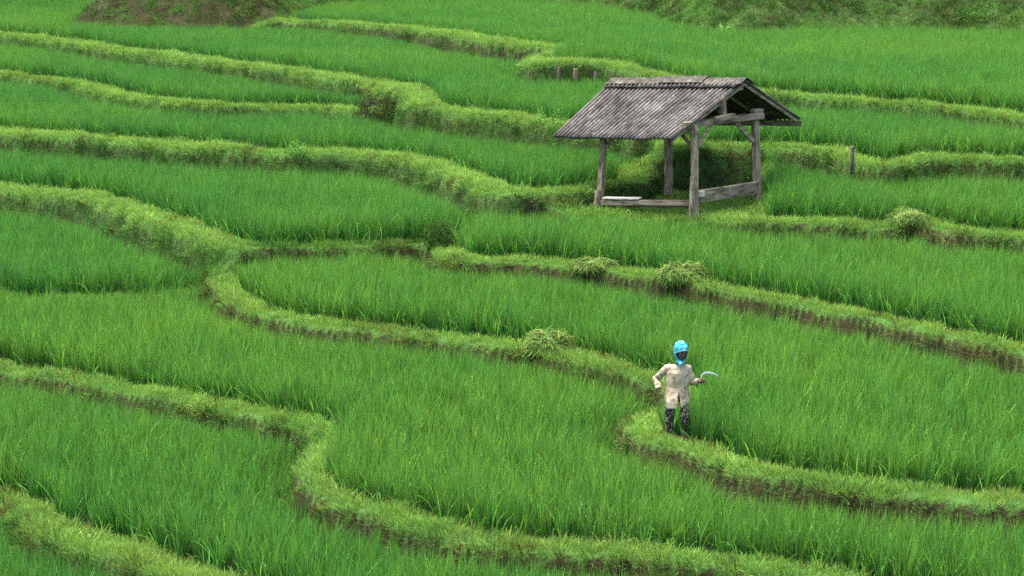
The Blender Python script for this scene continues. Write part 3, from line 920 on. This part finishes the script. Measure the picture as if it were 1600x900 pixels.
# ------------------------------------------------------------------ grass of the bunds, one bed per bund
BL = {
 'L1': 'short lime grass on the lowest bund, curving through the bottom left corner',
 'L2': 'short grass on the winding S-shaped bund that runs from the left edge to the bottom',
 'D': 'thin dark grass strip in front of the small round-ended paddy at left',
 'BC': 'pale green grass on the bund the farmer walks on, with its brown earth side',
 'E': 'thick lime grass mound running down from the left edge to the bund junction',
 'F': 'narrow grass strip left of the small bushy mound, behind the long paddy',
 'A': 'pale grass cap on the long straight brown bank that drops to the right edge',
 'J': 'grass on the short low bund beside the small bushy mound',
 'G': 'tall shaggy grass bank crossing the left half above the middle left paddy',
 'T': 'grass on the bund in front of the hut and on towards the right edge',
 'U': 'grass lip just left of the hut, at the front of the long paddy behind it',
 'H': 'overhanging dark grass bund behind the hut and to the right of it',
 'Y': 'grass edge between the hut yard and the paddy right of the hut',
 'V': 'bright grass bank seen through the hut between its posts',
 'W': 'grass bund hidden mostly behind the hut roof',
 'K2': 'lime grass bank that runs right into the hut roof at its left eave',
 'K': 'second grass bund from the top at the left side',
 'M': 'shaggy bund at the far upper left that ends in a dark grassy bank',
 'N': 'grass mound and bund behind the hut ridge where the short stakes stand',
 'Q': 'thick grass bund with brown side near the top middle of the terraces',
}
LIME = np.array([.235, .41, .085]); GREEN = np.array([.10, .26, .045]); OLIVE = np.array([.13, .175, .04]); STRAW = np.array([.19, .185, .06]); BROWN = np.array([.066, .058, .016]); DARK = np.array([.04, .10, .022])
LUSH = {'L1': .45, 'L2': .25, 'D': -.6, 'BC': .35, 'E': .65, 'F': -.5, 'A': .45, 'J': .0, 'G': .5, 'T': .3, 'U': .4, 'H': .2, 'Y': 0, 'V': .5, 'W': .2, 'K2': .5, 'K': .45, 'M': .45, 'N': .5, 'Q': .5}
SHAG = {'L1': .2, 'L2': .25, 'E': .5, 'G': .6, 'H': .6, 'M': .5, 'K': .5, 'K2': .5, 'N': .5, 'Q': .4, 'D': .6, 'V': .3}
def bundgrass(name, X, Y, lid, lush, shag, label, rs, hill=False):
    n = len(X)
    Z = gsample(HT, X, Y)
    slope = gsample(SLOPE, X, Y)
    prof = gsample(PROF, X, Y)
    fg = gsample(FG, X, Y) if not hill else np.full(n, .45)
    gxv = gsample(np.gradient(HT, gx, axis=1), X, Y); gyv = gsample(np.gradient(HT, gy, axis=0), X, Y)
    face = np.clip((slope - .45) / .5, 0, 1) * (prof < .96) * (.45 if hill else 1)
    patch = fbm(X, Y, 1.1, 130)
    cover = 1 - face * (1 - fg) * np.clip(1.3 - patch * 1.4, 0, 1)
    keep = rs.rand(n) < np.clip(cover, .12, 1)
    kind = rs.rand(n)
    pick = rs.randint(0, 6, n)
    lg = (kind < shag * (.4 + .6 * face)) | ((face > .5) & (kind < .45))
    pick = np.where(lg, rs.randint(6, 11, n), pick)
    lf = (rs.rand(n) < (.05 + .3 * shag * face)) & (vnoise(X, Y, 1.3, 140) > .5)
    pick = np.where(lf, rs.randint(11, 15, n), pick)
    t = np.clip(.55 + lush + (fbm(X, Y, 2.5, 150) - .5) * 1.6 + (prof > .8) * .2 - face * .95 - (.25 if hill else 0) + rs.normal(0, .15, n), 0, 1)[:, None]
    tint = GREEN * (1 - t) + LIME * t
    o = np.clip((fbm(X, Y, 1.7, 160) - .6) * 3 + rs.normal(0, .2, n), 0, .8)[:, None]
    tint = tint * (1 - o * .7) + OLIVE * o * .7
    dry = (rs.rand(n) < .03 + face * (1 - fg) * .6)
    mixb = rs.rand(n)[:, None]
    mixd = mixb ** 2
    tint = np.where(dry[:, None], STRAW * mixd + BROWN * (1 - mixd), tint)
    dk = ((face > .35) & (rs.rand(n) < .62)) | (lf & (rs.rand(n) < .8))  # steep faces get darker grass: bank shade put into the tint
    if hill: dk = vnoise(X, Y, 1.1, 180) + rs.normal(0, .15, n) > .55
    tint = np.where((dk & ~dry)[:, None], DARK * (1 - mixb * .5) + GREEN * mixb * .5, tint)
    tint = tint * rs.uniform(.8, 1.2, n)[:, None]
    sc = rs.uniform(.75, 1.25, n) * (.8 + .5 * patch)
    if hill:
        cl = np.clip((fbm(X, Y, 2.4, 185) - .48) * 4, 0, 1)
        sc = sc * (1 + 1.0 * cl); tint = tint * .95 * (1 - .5 * cl)[:, None]
        pick = np.where((cl > .3) & (rs.rand(n) < .6), rs.randint(11, 15, n), pick)
    for kx, ky, kr in KEEP:
        nr = np.hypot(X - kx, (Y - ky + .15)) < kr + .25
        pick = np.where(nr, rs.randint(0, 6, n), pick); sc = np.where(nr, .7, sc)
    # grass hangs out along the face
    ax = np.clip(gyv, -1.2, 1.2) * .55; ay = np.clip(-gxv, -1.2, 1.2) * .55
    rz = rs.uniform(0, 6.283, n)
    # tilt towards the downhill side, expressed before the turn about z
    dx, dy = -gxv, -gyv
    dn = np.hypot(dx, dy) + 1e-6
    tilt = np.clip(np.arctan(dn) * .7, 0, .9)
    # Euler for a tilt about the horizontal axis (-dy, dx) combined with a random spin
    rot = np.zeros((n, 3))
    for q in range(n):
        if not keep[q]: continue
        axis = Vector((-dy[q] / dn[q], dx[q] / dn[q], 0))
        m = Matrix.Rotation(tilt[q], 3, axis) @ Matrix.Rotation(rz[q], 3, 'Z')
        rot[q] = m.to_euler()
    P = np.stack([X, Y, Z - .01], -1)
    size = np.stack([sc, sc, sc], -1)
    k = keep
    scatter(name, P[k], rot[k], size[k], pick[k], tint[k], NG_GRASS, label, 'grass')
    return int(k.sum())

rs = np.random.RandomState(31)
ntot = 0
area_pts = []
for li, k in enumerate(NAMES):
    if k == 'R': continue
    pw = LINES[k]
    x0, x1 = max(pw[:, 0].min() - 2, -29), min(pw[:, 0].max() + 2, 29)
    y0, y1 = pw[:, 1].min() - 2, pw[:, 1].max() + 2
    dens = 62 if y0 < 60 else 44
    n = int((x1 - x0) * (y1 - y0) * dens)
    X = rs.uniform(x0, x1, n); Y = rs.uniform(y0, y1, n)
    ok = (np.abs(X) < Y * .285 + 1.5) & (Y > 21)
    X, Y = X[ok], Y[ok]
    ok = (gnear(LID, X, Y) == li) & (gsample(PROF, X, Y) > .08) & (gnear(LAB, X, Y) != SN.index('hill'))
    X, Y = X[ok], Y[ok]
    if len(X) == 0: continue
    for kx, ky, kr in KEEP:
        pass
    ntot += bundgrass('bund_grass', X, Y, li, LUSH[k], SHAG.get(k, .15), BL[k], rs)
# hut yard
yl = SN.index('yard')
j, ii = np.where(LAB == yl)
n = 3500
X = rs.uniform(gx[ii.min()], gx[ii.max()], n); Y = rs.uniform(gy[j.min()], gy[j.max()], n)
ok = (gnear(LAB, X, Y) == yl) & (gsample(PROF, X, Y) <= .16)
X, Y = X[ok], Y[ok]
bundgrass('yard_grass', X, Y, -1, .35, .3, 'short grass on the ground under and around the open hut', rs)
# weedy hillside
n = 110000
X = rs.uniform(-29, 29, n); Y = rs.uniform(66, 112, n)
ok = (gnear(LAB, X, Y) == SN.index('hill')) & (np.abs(X) < Y * .285 + 1) & (gsample(DR, X, Y) < 14)
X, Y = X[ok], Y[ok]
bare = (X < atz(470, 20, 3)[0]) & (fbm(X, Y, 1.6, 170) > .43)
keep = ~bare | (rs.rand(len(X)) < .3)
X, Y = X[keep], Y[keep]
ntot += bundgrass('hillside_weeds', X, Y, -1, -.15, .75, 'weeds and grass on the hillside along the top of the terraces', rs, hill=True)
print('grass patches', ntot)
# ------------------------------------------------------------------ hut
random.seed(4)
wood = noise_mat('weathered_timber', [(.3, (.06, .048, .032)), (.5, (.215, .175, .115)), (.72, (.36, .30, .21))], scale=6, rough=.9, bump=.7, bscale=30, stretch=(3, 3, .35))
woodh = noise_mat('weathered_rail', [(.3, (.06, .048, .033)), (.5, (.215, .175, .118)), (.72, (.36, .30, .215))], scale=5, rough=.9, bump=.7, bscale=24, stretch=(.6, .6, 3))
pale = noise_mat('pale_plank', [(.3, (.26, .22, .17)), (.6, (.62, .56, .48))], scale=6, rough=.85, bump=.4, stretch=(.5, 3, 3))

def roof_mat():
    m, nt, b = nmat('weathered_roof_sheet')
    N, L = nt.nodes, nt.links
    tc = N.new('ShaderNodeTexCoord')
    n = N.new('ShaderNodeTexNoise'); n.inputs['Scale'].default_value = 1.1; n.inputs['Detail'].default_value = 5; L.new(tc.outputs['UV'], n.inputs[0])
    mp = N.new('ShaderNodeMapping'); mp.inputs['Scale'].default_value = (9, 1.6, 1); L.new(tc.outputs['UV'], mp.inputs[0])
    n2 = N.new('ShaderNodeTexNoise'); n2.inputs['Scale'].default_value = 1.6; n2.inputs['Detail'].default_value = 7; n2.inputs['Roughness'].default_value = .7; L.new(mp.outputs[0], n2.inputs[0])
    n3 = N.new('ShaderNodeTexNoise'); n3.inputs['Scale'].default_value = 16; n3.inputs['Detail'].default_value = 4; L.new(tc.outputs['UV'], n3.inputs[0])
    a = N.new('ShaderNodeMath'); a.operation = 'MULTIPLY_ADD'; L.new(n2.outputs[0], a.inputs[0]); a.inputs[1].default_value = .55
    b2 = N.new('ShaderNodeMath'); b2.operation = 'MULTIPLY'; b2.inputs[1].default_value = .34; L.new(n.outputs[0], b2.inputs[0]); L.new(b2.outputs[0], a.inputs[2])
    cr = N.new('ShaderNodeValToRGB'); e = cr.color_ramp.elements
    e[0].position = .36; e[0].color = (.055, .05, .042, 1); e[1].position = .62; e[1].color = (.37, .355, .325, 1)
    k = e.new(.46); k.color = (.15, .14, .122, 1)
    L.new(a.outputs[0], cr.inputs[0])
    # black lichen spots
    sr = N.new('ShaderNodeMapRange'); sr.inputs[1].default_value = .60; sr.inputs[2].default_value = .68; L.new(n3.outputs[0], sr.inputs[0])
    # colour is darker in the furrows, pale on the crests
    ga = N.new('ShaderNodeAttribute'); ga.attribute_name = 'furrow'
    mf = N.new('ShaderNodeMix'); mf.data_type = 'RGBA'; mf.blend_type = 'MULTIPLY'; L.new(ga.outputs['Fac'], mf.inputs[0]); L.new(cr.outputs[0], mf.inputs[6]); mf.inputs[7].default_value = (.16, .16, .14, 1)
    mx = N.new('ShaderNodeMix'); mx.data_type = 'RGBA'; L.new(sr.outputs[0], mx.inputs[0]); L.new(mf.outputs[2], mx.inputs[6]); mx.inputs[7].default_value = (.035, .033, .028, 1)
    L.new(mx.outputs[2], b.inputs['Base Color'])
    b.inputs['Roughness'].default_value = .9; b.inputs['Specular IOR Level'].default_value = .15
    bp = N.new('ShaderNodeBump'); bp.inputs['Strength'].default_value = .4; bp.inputs['Distance'].default_value = .01
    L.new(n3.outputs[0], bp.inputs['Height']); L.new(bp.outputs[0], b.inputs['Normal'])
    return m
rmat = roof_mat()
capm = noise_mat('mossy_ridge_tile', [(.35, (.035, .033, .024)), (.6, (.085, .08, .06)), (.78, (.26, .25, .22))], scale=7, rough=.9, bump=.5)

def corrugated(c00, c10, c11, c01, waves, amp, nv=8, thick=.012, v0=0.0, v1=1.0, lift=0.0, rag=0.0, edge_dark=True, name='sheet'):
    """ribbed sheet over the quad c00 (eave) c10 (eave) c11 (ridge) c01 (ridge); ribs run from eave to ridge"""
    c00, c10, c11, c01 = map(np.array, (c00, c10, c11, c01))
    nrm = np.cross(c10 - c00, c01 - c00); nrm /= np.linalg.norm(nrm)
    if nrm[2] < 0: nrm = -nrm
    nu = waves * 8
    uL = np.linalg.norm(c10 - c00); vL = np.linalg.norm(c01 - c00)
    V = []; UV = []; FU = []
    for j in range(nv + 1):
        for i in range(nu + 1):
            u = i / nu
            vv = v0 + (v1 - v0) * j / nv
            if j == 0:
                sheet = int(u * 5.0)
                vv -= rag * math.sin(sheet * 2.4 + 1)
            p = (c00 * (1 - u) + c10 * u) * (1 - vv) + (c01 * (1 - u) + c11 * u) * vv
            ph = u * waves * 2 * math.pi
            s = math.cos(ph)
            sag = -.02 * math.sin(u * math.pi) * (1 - vv) + .008 * math.sin(u * 23)
            p = p + nrm * (amp * s + lift + sag)
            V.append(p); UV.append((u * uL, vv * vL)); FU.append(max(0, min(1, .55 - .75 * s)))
    F = []
    for j in range(nv):
        for i in range(nu):
            o = j * (nu + 1) + i
            F.append((o, o + 1, o + nu + 2, o + nu + 1))
    me = mesh_from(V, F, name, True)
    uvl = me.uv_layers.new(name='UVMap')
    idx = np.zeros(len(me.loops), int); me.loops.foreach_get('vertex_index', idx)
    uvl.data.foreach_set('uv', np.array(UV)[idx].astype(np.float32).ravel())
    a = me.attributes.new('furrow', 'FLOAT', 'POINT'); a.data.foreach_set('value', np.array(FU, np.float32))
    return me, thick

hut_o = (atd(1085, 342, 45.3) + atd(935, 345, 46.6) + atd(1183, 300, 46.9) + atd(1045, 292, 48.1)) / 4
hut_o[2] = 1.0
hut = empty('field_hut', hut_o)
tag(hut, 'open timber field hut with grey corrugated gable roof among the rice terraces', 'hut')
hv = Vector(hut_o)
def hpart(name, bm, mat=wood, bevel=.006): return fin(name, bm, mat, hut, bevel=bevel, loc=hut_o)

FRt, FRb = atd(1085, 196, 45.3), atd(1086, 352, 45.3)
FLt, FLb = atd(943, 214, 46.6), atd(936, 352, 46.6)
BRt, BRb = atd(1180, 184, 46.9), atd(1183, 312, 46.9)
BLt, BLb = atd(1044, 208, 48.1), atd(1045, 306, 48.1)
def post(t, b, w):
    bm = bmesh.new(); box_between(bm, b, t, w, w, up=(.7, -.7, 0), jitter=.0025, segs=5); return hpart('post', bm)
post(FRt, FRb, .135); post(FLt, FLb, .13); post(BRt, BRb, .15); post(BLt, BLb, .16)
# boards nailed alongside the feet of the two front posts
for (px, d) in ((1079, 45.15), (930, 46.45)):
    bm = bmesh.new(); box_between(bm, atd(px + 1, 352, d), atd(px + 4, 276 if px > 1000 else 298, d), .12, .09, up=(.7, -.7, 0), jitter=.006, segs=3)
    hpart('post_splint', bm)
# tie beams, wall plates, king posts, braces
def bar(name, a, b, w=.09, h=.12, up=(0, 0, 1), mat=woodh):
    bm = bmesh.new(); box_between(bm, a, b, w, h, up=up, jitter=.004, segs=4); return hpart(name, bm, mat)
bar('tie_beam', atd(1068, 196, 45.1), atd(1192, 181, 46.95), .11, .14)
bar('tie_beam', atd(925, 212, 46.4), atd(1052, 205, 48.2), .10, .13)
bar('beam_block', atd(1118, 187, 45.65), atd(1146, 181, 46.1), .13, .13)
bar('beam_block', atd(1176, 177, 46.85), atd(1190, 176, 47.0), .16, .2)
bar('wall_plate', atd(893, 214, 46.9), atd(1092, 205, 45.25), .09, .10)
bar('wall_plate', atd(1046, 202, 48.1), atd(1250, 186, 46.2), .09, .10) if False else None
bar('wall_plate', atd(1010, 196, 48.5), atd(1186, 178, 46.9), .09, .10)
bar('king_post', atd(1130, 184, 45.9), atd(1129, 150, 45.9), .13, .13, up=(.7, -.7, 0), mat=wood)
bar('king_post', atd(985, 207, 47.4), atd(985, 150, 47.5), .12, .12, up=(.7, -.7, 0), mat=wood)
bar('ridge_beam', atd(972, 140, 48.3), atd(1160, 137, 46.3), .09, .12)
bar('brace', atd(1089, 232, 45.4), atd(1110, 196, 45.7), .06, .09)
bar('brace', atd(1178, 222, 46.8), atd(1149, 190, 46.4), .06, .10)
bar('brace', atd(1082, 229, 45.4), atd(1062, 206, 45.6), .055, .085)
bar('brace', atd(946, 232, 46.6), atd(957, 214, 46.45), .055, .085)
# roof corners
E0, E1 = atd(865, 213, 47.0), atd(1050, 217, 44.75)
R1, R0 = atd(1166, 127, 46.3), atd(957, 128, 48.4)
B1 = atd(1252, 187, 48.0)
B0 = B1 + (R0 - R1) * .98
# rafters under each slope
for u in (.02, .25, .5, .75, .985):
    a = E0 * (1 - u) + E1 * u; c = R0 * (1 - u) + R1 * u; d = B0 * (1 - u) + B1 * u
    dz = np.array([0, 0, -.075])
    bar('rafter', a * .97 + c * .03 + dz, c + dz, .05, .07)
    bar('rafter', d * .97 + c * .03 + dz, c + dz, .05, .07)
def sheet(name, *a, **k):
    me, th = corrugated(*a, name=name, **k)
    me.transform(Matrix.Translation(-hv))
    o = link(name, me, rmat, hut)
    md = o.modifiers.new('thick', 'SOLIDIFY'); md.thickness = th; md.offset = -1
    return o
sheet('roof_sheet', E0, E1, R1, R0, waves=30, amp=.034, nv=10, rag=.006)
sheet('roof_sheet', B0, B1, R1, R0, waves=30, amp=.034, nv=10, rag=.01)
sheet('upper_roof_sheet', E0, E1, R1, R0, waves=30, amp=.034, nv=4, v0=.86, v1=.985, lift=.062)
sheet('upper_roof_sheet', B0, B1, R1, R0, waves=30, amp=.034, nv=4, v0=.86, v1=.985, lift=.062)
# ridge caps, overlapping lengths
rn = (R1 - R0)
for a_, b_, dz, ex in ((-.004, .42, .115, 0), (.40, .72, .14, .01), (.70, 1.005, .10, 0)):
    bm = bmesh.new()
    pa = R0 + rn * a_; pb = R0 + rn * b_
    sf = (E0 - R0) / np.linalg.norm(E0 - R0); sb = (B0 - R0) / np.linalg.norm(B0 - R0)
    rows = []
    for p in (pa, pb):
        row = []
        for s_, k_ in ((sf, .30), (sf, .17), (sf, .05), (None, 0), (sb, .05), (sb, .17), (sb, .30)):
            q = p + np.array([0, 0, dz + random.uniform(-.006, .006)])
            if s_ is not None: q = q + s_ * k_
            row.append(bm.verts.new(q))
        rows.append(row)
    for q in range(6): bm.faces.new((rows[0][q], rows[0][q + 1], rows[1][q + 1], rows[1][q]))
    o = hpart('ridge_cap', bm, capm, 0)
    md = o.modifiers.new('thick', 'SOLIDIFY'); md.thickness = .014
# edge board under the rear eave
bar('eave_board', B1 + np.array([-.0, -.05, -.085]), B0 + (B1 - B0) * .1 + np.array([0, 0, -.085]), .04, .15)
# seat rails
bar('front_rail', atd(940, 316, 46.5), atd(1083, 317, 45.25), .16, .12)
bar('lower_rail', atd(938, 322, 46.62), atd(1082, 323, 45.42), .05, .07)
bar('side_rail', atd(1093, 307, 45.4), atd(1184, 293, 46.85), .08, .30)
bar('rail_end_block', atd(1091, 303, 45.3), atd(1099, 302, 45.42), .1, .13, mat=pale)
bar('rear_rail', atd(1045, 290, 48.0), atd(1180, 289, 46.95), .06, .1) if False else None
# pale plank lying on the rail
bm = bmesh.new(); box_between(bm, atd(944, 309, 46.45), atd(1000, 310, 45.95), .22, .035, jitter=.004, segs=3)
o = fin('plank', bm, pale, bevel=.004); tag(o, 'short pale plank lying on the left end of the hut front rail', 'plank')

# ------------------------------------------------------------------ stakes
stakew = noise_mat('stake_wood', [(.3, (.05, .04, .032)), (.6, (.15, .12, .095)), (.8, (.3, .26, .22))], scale=8, rough=.9, bump=.6, stretch=(3, 3, .5))
stakeb = noise_mat('stake_bare_wood', [(.3, (.10, .075, .04)), (.7, (.22, .17, .10))], scale=8, rough=.9, bump=.6, stretch=(3, 3, .5))
def stake(px, ptop, pbot, d, r, mat, label, group=None, lean=0):
    t = atd(px + lean, ptop, d); b_ = atd(px, pbot, d)
    b_[2] -= .15
    bm = bmesh.new()
    tube(bm, [b_, b_ * .5 + t * .5, t * .93 + b_ * .07, t], [r * 1.05, r, r * .98, r * .82], seg=9)
    for v in bm.verts: v.co += Vector((random.uniform(-1, 1), random.uniform(-1, 1), random.uniform(-1, 1))) * r * .12
    o = fin('stake', bm, mat, smooth=True, loc=b_); o.location = b_
    return tag(o, label, 'stake', group)
stake(873, 104, 126, 59.3, .05, stakew, 'slim grey wooden stake on the grass mound, leftmost of three', 'stakes on the mound behind the hut', .5)
stake(899, 107, 124, 59.3, .08, stakeb, 'thick pale brown stump on the grass mound, between two thinner stakes', 'stakes on the mound behind the hut')
stake(931, 112, 136, 58.9, .05, stakew, 'dark-topped wooden stake nearest the left end of the hut ridge', 'stakes on the mound behind the hut', -.5)
stake(1332, 228, 262, 46.9, .05, stakew, 'lone grey wooden stake on the bund right of the hut', None, 0)

# ------------------------------------------------------------------ heaps of cut grass
heapm = shade_mat('cut_grass', (.15, .28, .065), .4)
def heap(px, py, z, rx, ry, h, n, seed, label, dirx=1):
    c = atz(px, py, z)
    rs = np.random.RandomState(seed)
    V = []; F = []; C = []
    # packed core
    m1, m2 = 14, 7
    for j in range(m2):
        f = j / (m2 - 1) * math.pi / 2
        for i in range(m1):
            a = i / m1 * 6.283
            k = .62 + .1 * math.sin(a * 3 + seed)
            V.append([rx * k * math.cos(a) * math.cos(f), ry * k * math.sin(a) * math.cos(f), -.08 + (h * .62 + .08) * math.sin(f)])
            C.append([.3, .3, .3])
    for j in range(m2 - 1):
        for i in range(m1):
            F.append((j * m1 + i, j * m1 + (i + 1) % m1, (j + 1) * m1 + (i + 1) % m1, (j + 1) * m1 + i))
    for q in range(n):
        a = rs.uniform(0, 6.283); f = math.asin(rs.rand())
        p = np.array([rx * math.cos(a) * math.cos(f), ry * math.sin(a) * math.cos(f), h * math.sin(f)]) * rs.uniform(.8, 1.12) * (1 + .22 * math.sin(a * 2 + seed) + .12 * math.sin(a * 5 + f * 4))
        az = rs.normal(0, .8) + (0 if rs.rand() < .5 else math.pi) + .35 + .8 * math.sin(a * 3 + seed)
        Lg = rs.uniform(.12, .42)
        d = np.array([math.cos(az), math.sin(az) * .8, rs.normal(.05, .4)])
        # lie along the surface, ends drooping
        nrm = p / (np.array([rx, ry, h]) ** 2); nrm /= np.linalg.norm(nrm) + 1e-9
        d = d - nrm * (d @ nrm) * .45; d /= np.linalg.norm(d)
        sd = np.cross(d, nrm); sd /= np.linalg.norm(sd) + 1e-9
        w = rs.uniform(.004, .008)
        s = rs.uniform(.4, 1.9); cc = np.array([s * (1.15 + rs.normal(0, .2)), s, s * rs.uniform(.7, 1.2)])
        if rs.rand() < .14: cc = np.array([2.6, 1.7, 2.0]) * rs.uniform(.6, 1.1)
        b0 = len(V)
        for t, wf in ((-.5, .3), (-.15, 1), (.2, 1)):
            pp = p + d * Lg * t - np.array([0, 0, (t * t) * Lg * .45]) + nrm * .01
            V += [pp - sd * w * wf, pp + sd * w * wf]; C += [cc * .8, cc * .8]
        V.append(p + d * Lg * .5 - np.array([0, 0, .25 * Lg * .6])); C.append(cc)
        F += [(b0, b0 + 1, b0 + 3, b0 + 2), (b0 + 2, b0 + 3, b0 + 5, b0 + 4), (b0 + 4, b0 + 5, b0 + 6)]
    me = colmesh('grass_heap', (V, F, C))
    o = link('grass_heap', me, heapm)
    g = gz(c[0], c[1]); o.location = (c[0], c[1], g + .03)
    return tag(o, label, 'grass heap', 'heaps of cut grass left on the bunds')
heap(860, 548, .02, .38, .3, .33, 2300, 1, 'rounded heap of cut grass on the bund up and left of the farmer')
heap(1066, 441, .66, .40, .3, .30, 2300, 2, 'rounded heap of cut grass on the pale bank straight below the hut front right post')
heap(927, 418, .66, .44, .24, .2, 1600, 3, 'flat sprawling heap of cut grass on the bank below the hut front left post')
heap(1420, 343, 1.4, .42, .26, .22, 1500, 4, 'heap of pale dry cut weeds on the bund right of the hut')

# ------------------------------------------------------------------ bushes and weeds that stand out
bushm = shade_mat('bush_leaf', (.034, .078, .016), .25)
weedm = shade_mat('weed_leaf', (.12, .30, .06), .35)
def bush(name, px, py, z, rx, ry, h, n, seed, label, cat, mat=bushm, size=.05, blade=200, bl=.2, group=None, dz=0.0, lo=0.0):
    c = atz(px, py, z); rs = np.random.RandomState(seed)
    V = []; F = []; C = []
    for q in range(n):
        a = rs.uniform(0, 6.283); f = math.asin(rs.uniform(lo, 1)); rr = rs.uniform(.7, 1.1) * (.85 + .25 * math.sin(a * 3 + seed) * math.cos(f * 2))
        p = np.array([rx * math.cos(a) * math.cos(f), ry * math.sin(a) * math.cos(f), h * math.sin(f)]) * rr
        az = rs.uniform(0, 6.283); el = rs.uniform(-.5, .9)
        d = np.array([math.cos(az) * math.cos(el), math.sin(az) * math.cos(el), math.sin(el)])
        u = np.cross(d, rs.normal(size=3)); u /= np.linalg.norm(u)
        s = size * rs.uniform(.6, 1.4)
        k = rs.uniform(.5, 1.5); cc = k * np.array([1 + rs.normal(0, .15), 1, 1])
        if rs.rand() < .08: cc = np.array([2.2, 1.3, 1.5])
        b0 = len(V); V += [p, p + d * s * .5 + u * s * .25, p + d * s, p + d * s * .5 - u * s * .25]; C += [cc] * 4
        F.append((b0, b0 + 1, b0 + 2, b0 + 3))
    for q in range(blade):
        a = rs.uniform(0, 6.283); f = math.asin(rs.uniform(.1, 1))
        v, ff, c2 = blades(rs, 1, .01, bl, .6, .9, .008, 4, base_lean=.5)
        o = np.array([rx * math.cos(a) * math.cos(f), ry * math.sin(a) * math.cos(f), h * math.sin(f) * .9]); k = len(V)
        V += [x + o for x in v]; C += list(c2); F += [tuple(i + k for i in t) for t in ff]
    o = link(name, colmesh(name, (V, F, C)), mat)
    o.location = (c[0], c[1], gz(c[0], c[1]) - .03 + dz)
    return tag(o, label, cat, group)
bush('bush', 690, 396, .45, .46, .42, .62, 3000, 21, 'small dark round bush at the left end of the pale straight bank', 'bush', blade=200, lo=-.75, dz=.05)
scrubm = shade_mat('dark_scrub', (.042, .052, .018), .2)
hummock = bush('bush', 600, 175, 2.05, .95, .4, .5, 4200, 26, 'dark wide scrubby hummock under the lime cap where two upper left bunds meet', 'bush', scrubm, blade=160, lo=-.75, dz=.5)
hummock.location = (-3.85, 57.2, 2.12)
bush('bush', 1137, 64, 2.85, .55, .4, .6, 260, 22, 'light green broad-leaved plant at the foot of the upper right hillside', 'plant', weedm, .22, 30, dz=.15)
bush('weed', 462, 246, 1.5, .35, .25, .5, 320, 23, 'leafy weed tuft rising from the shaggy bank left of centre', 'weed', weedm, .07, 60)
bush('weed', 845, 193, 2.4, .18, .15, .42, 90, 24, 'pale leggy weed on the bank left of the roof, left one of two', 'weed', weedm, .07, 20, group='pale weeds on the bank left of the roof')
bush('weed', 870, 195, 2.4, .18, .15, .5, 100, 25, 'taller pale leggy weed on the bank, nearer the roof of the two', 'weed', weedm, .07, 20, group='pale weeds on the bank left of the roof')
#PART3
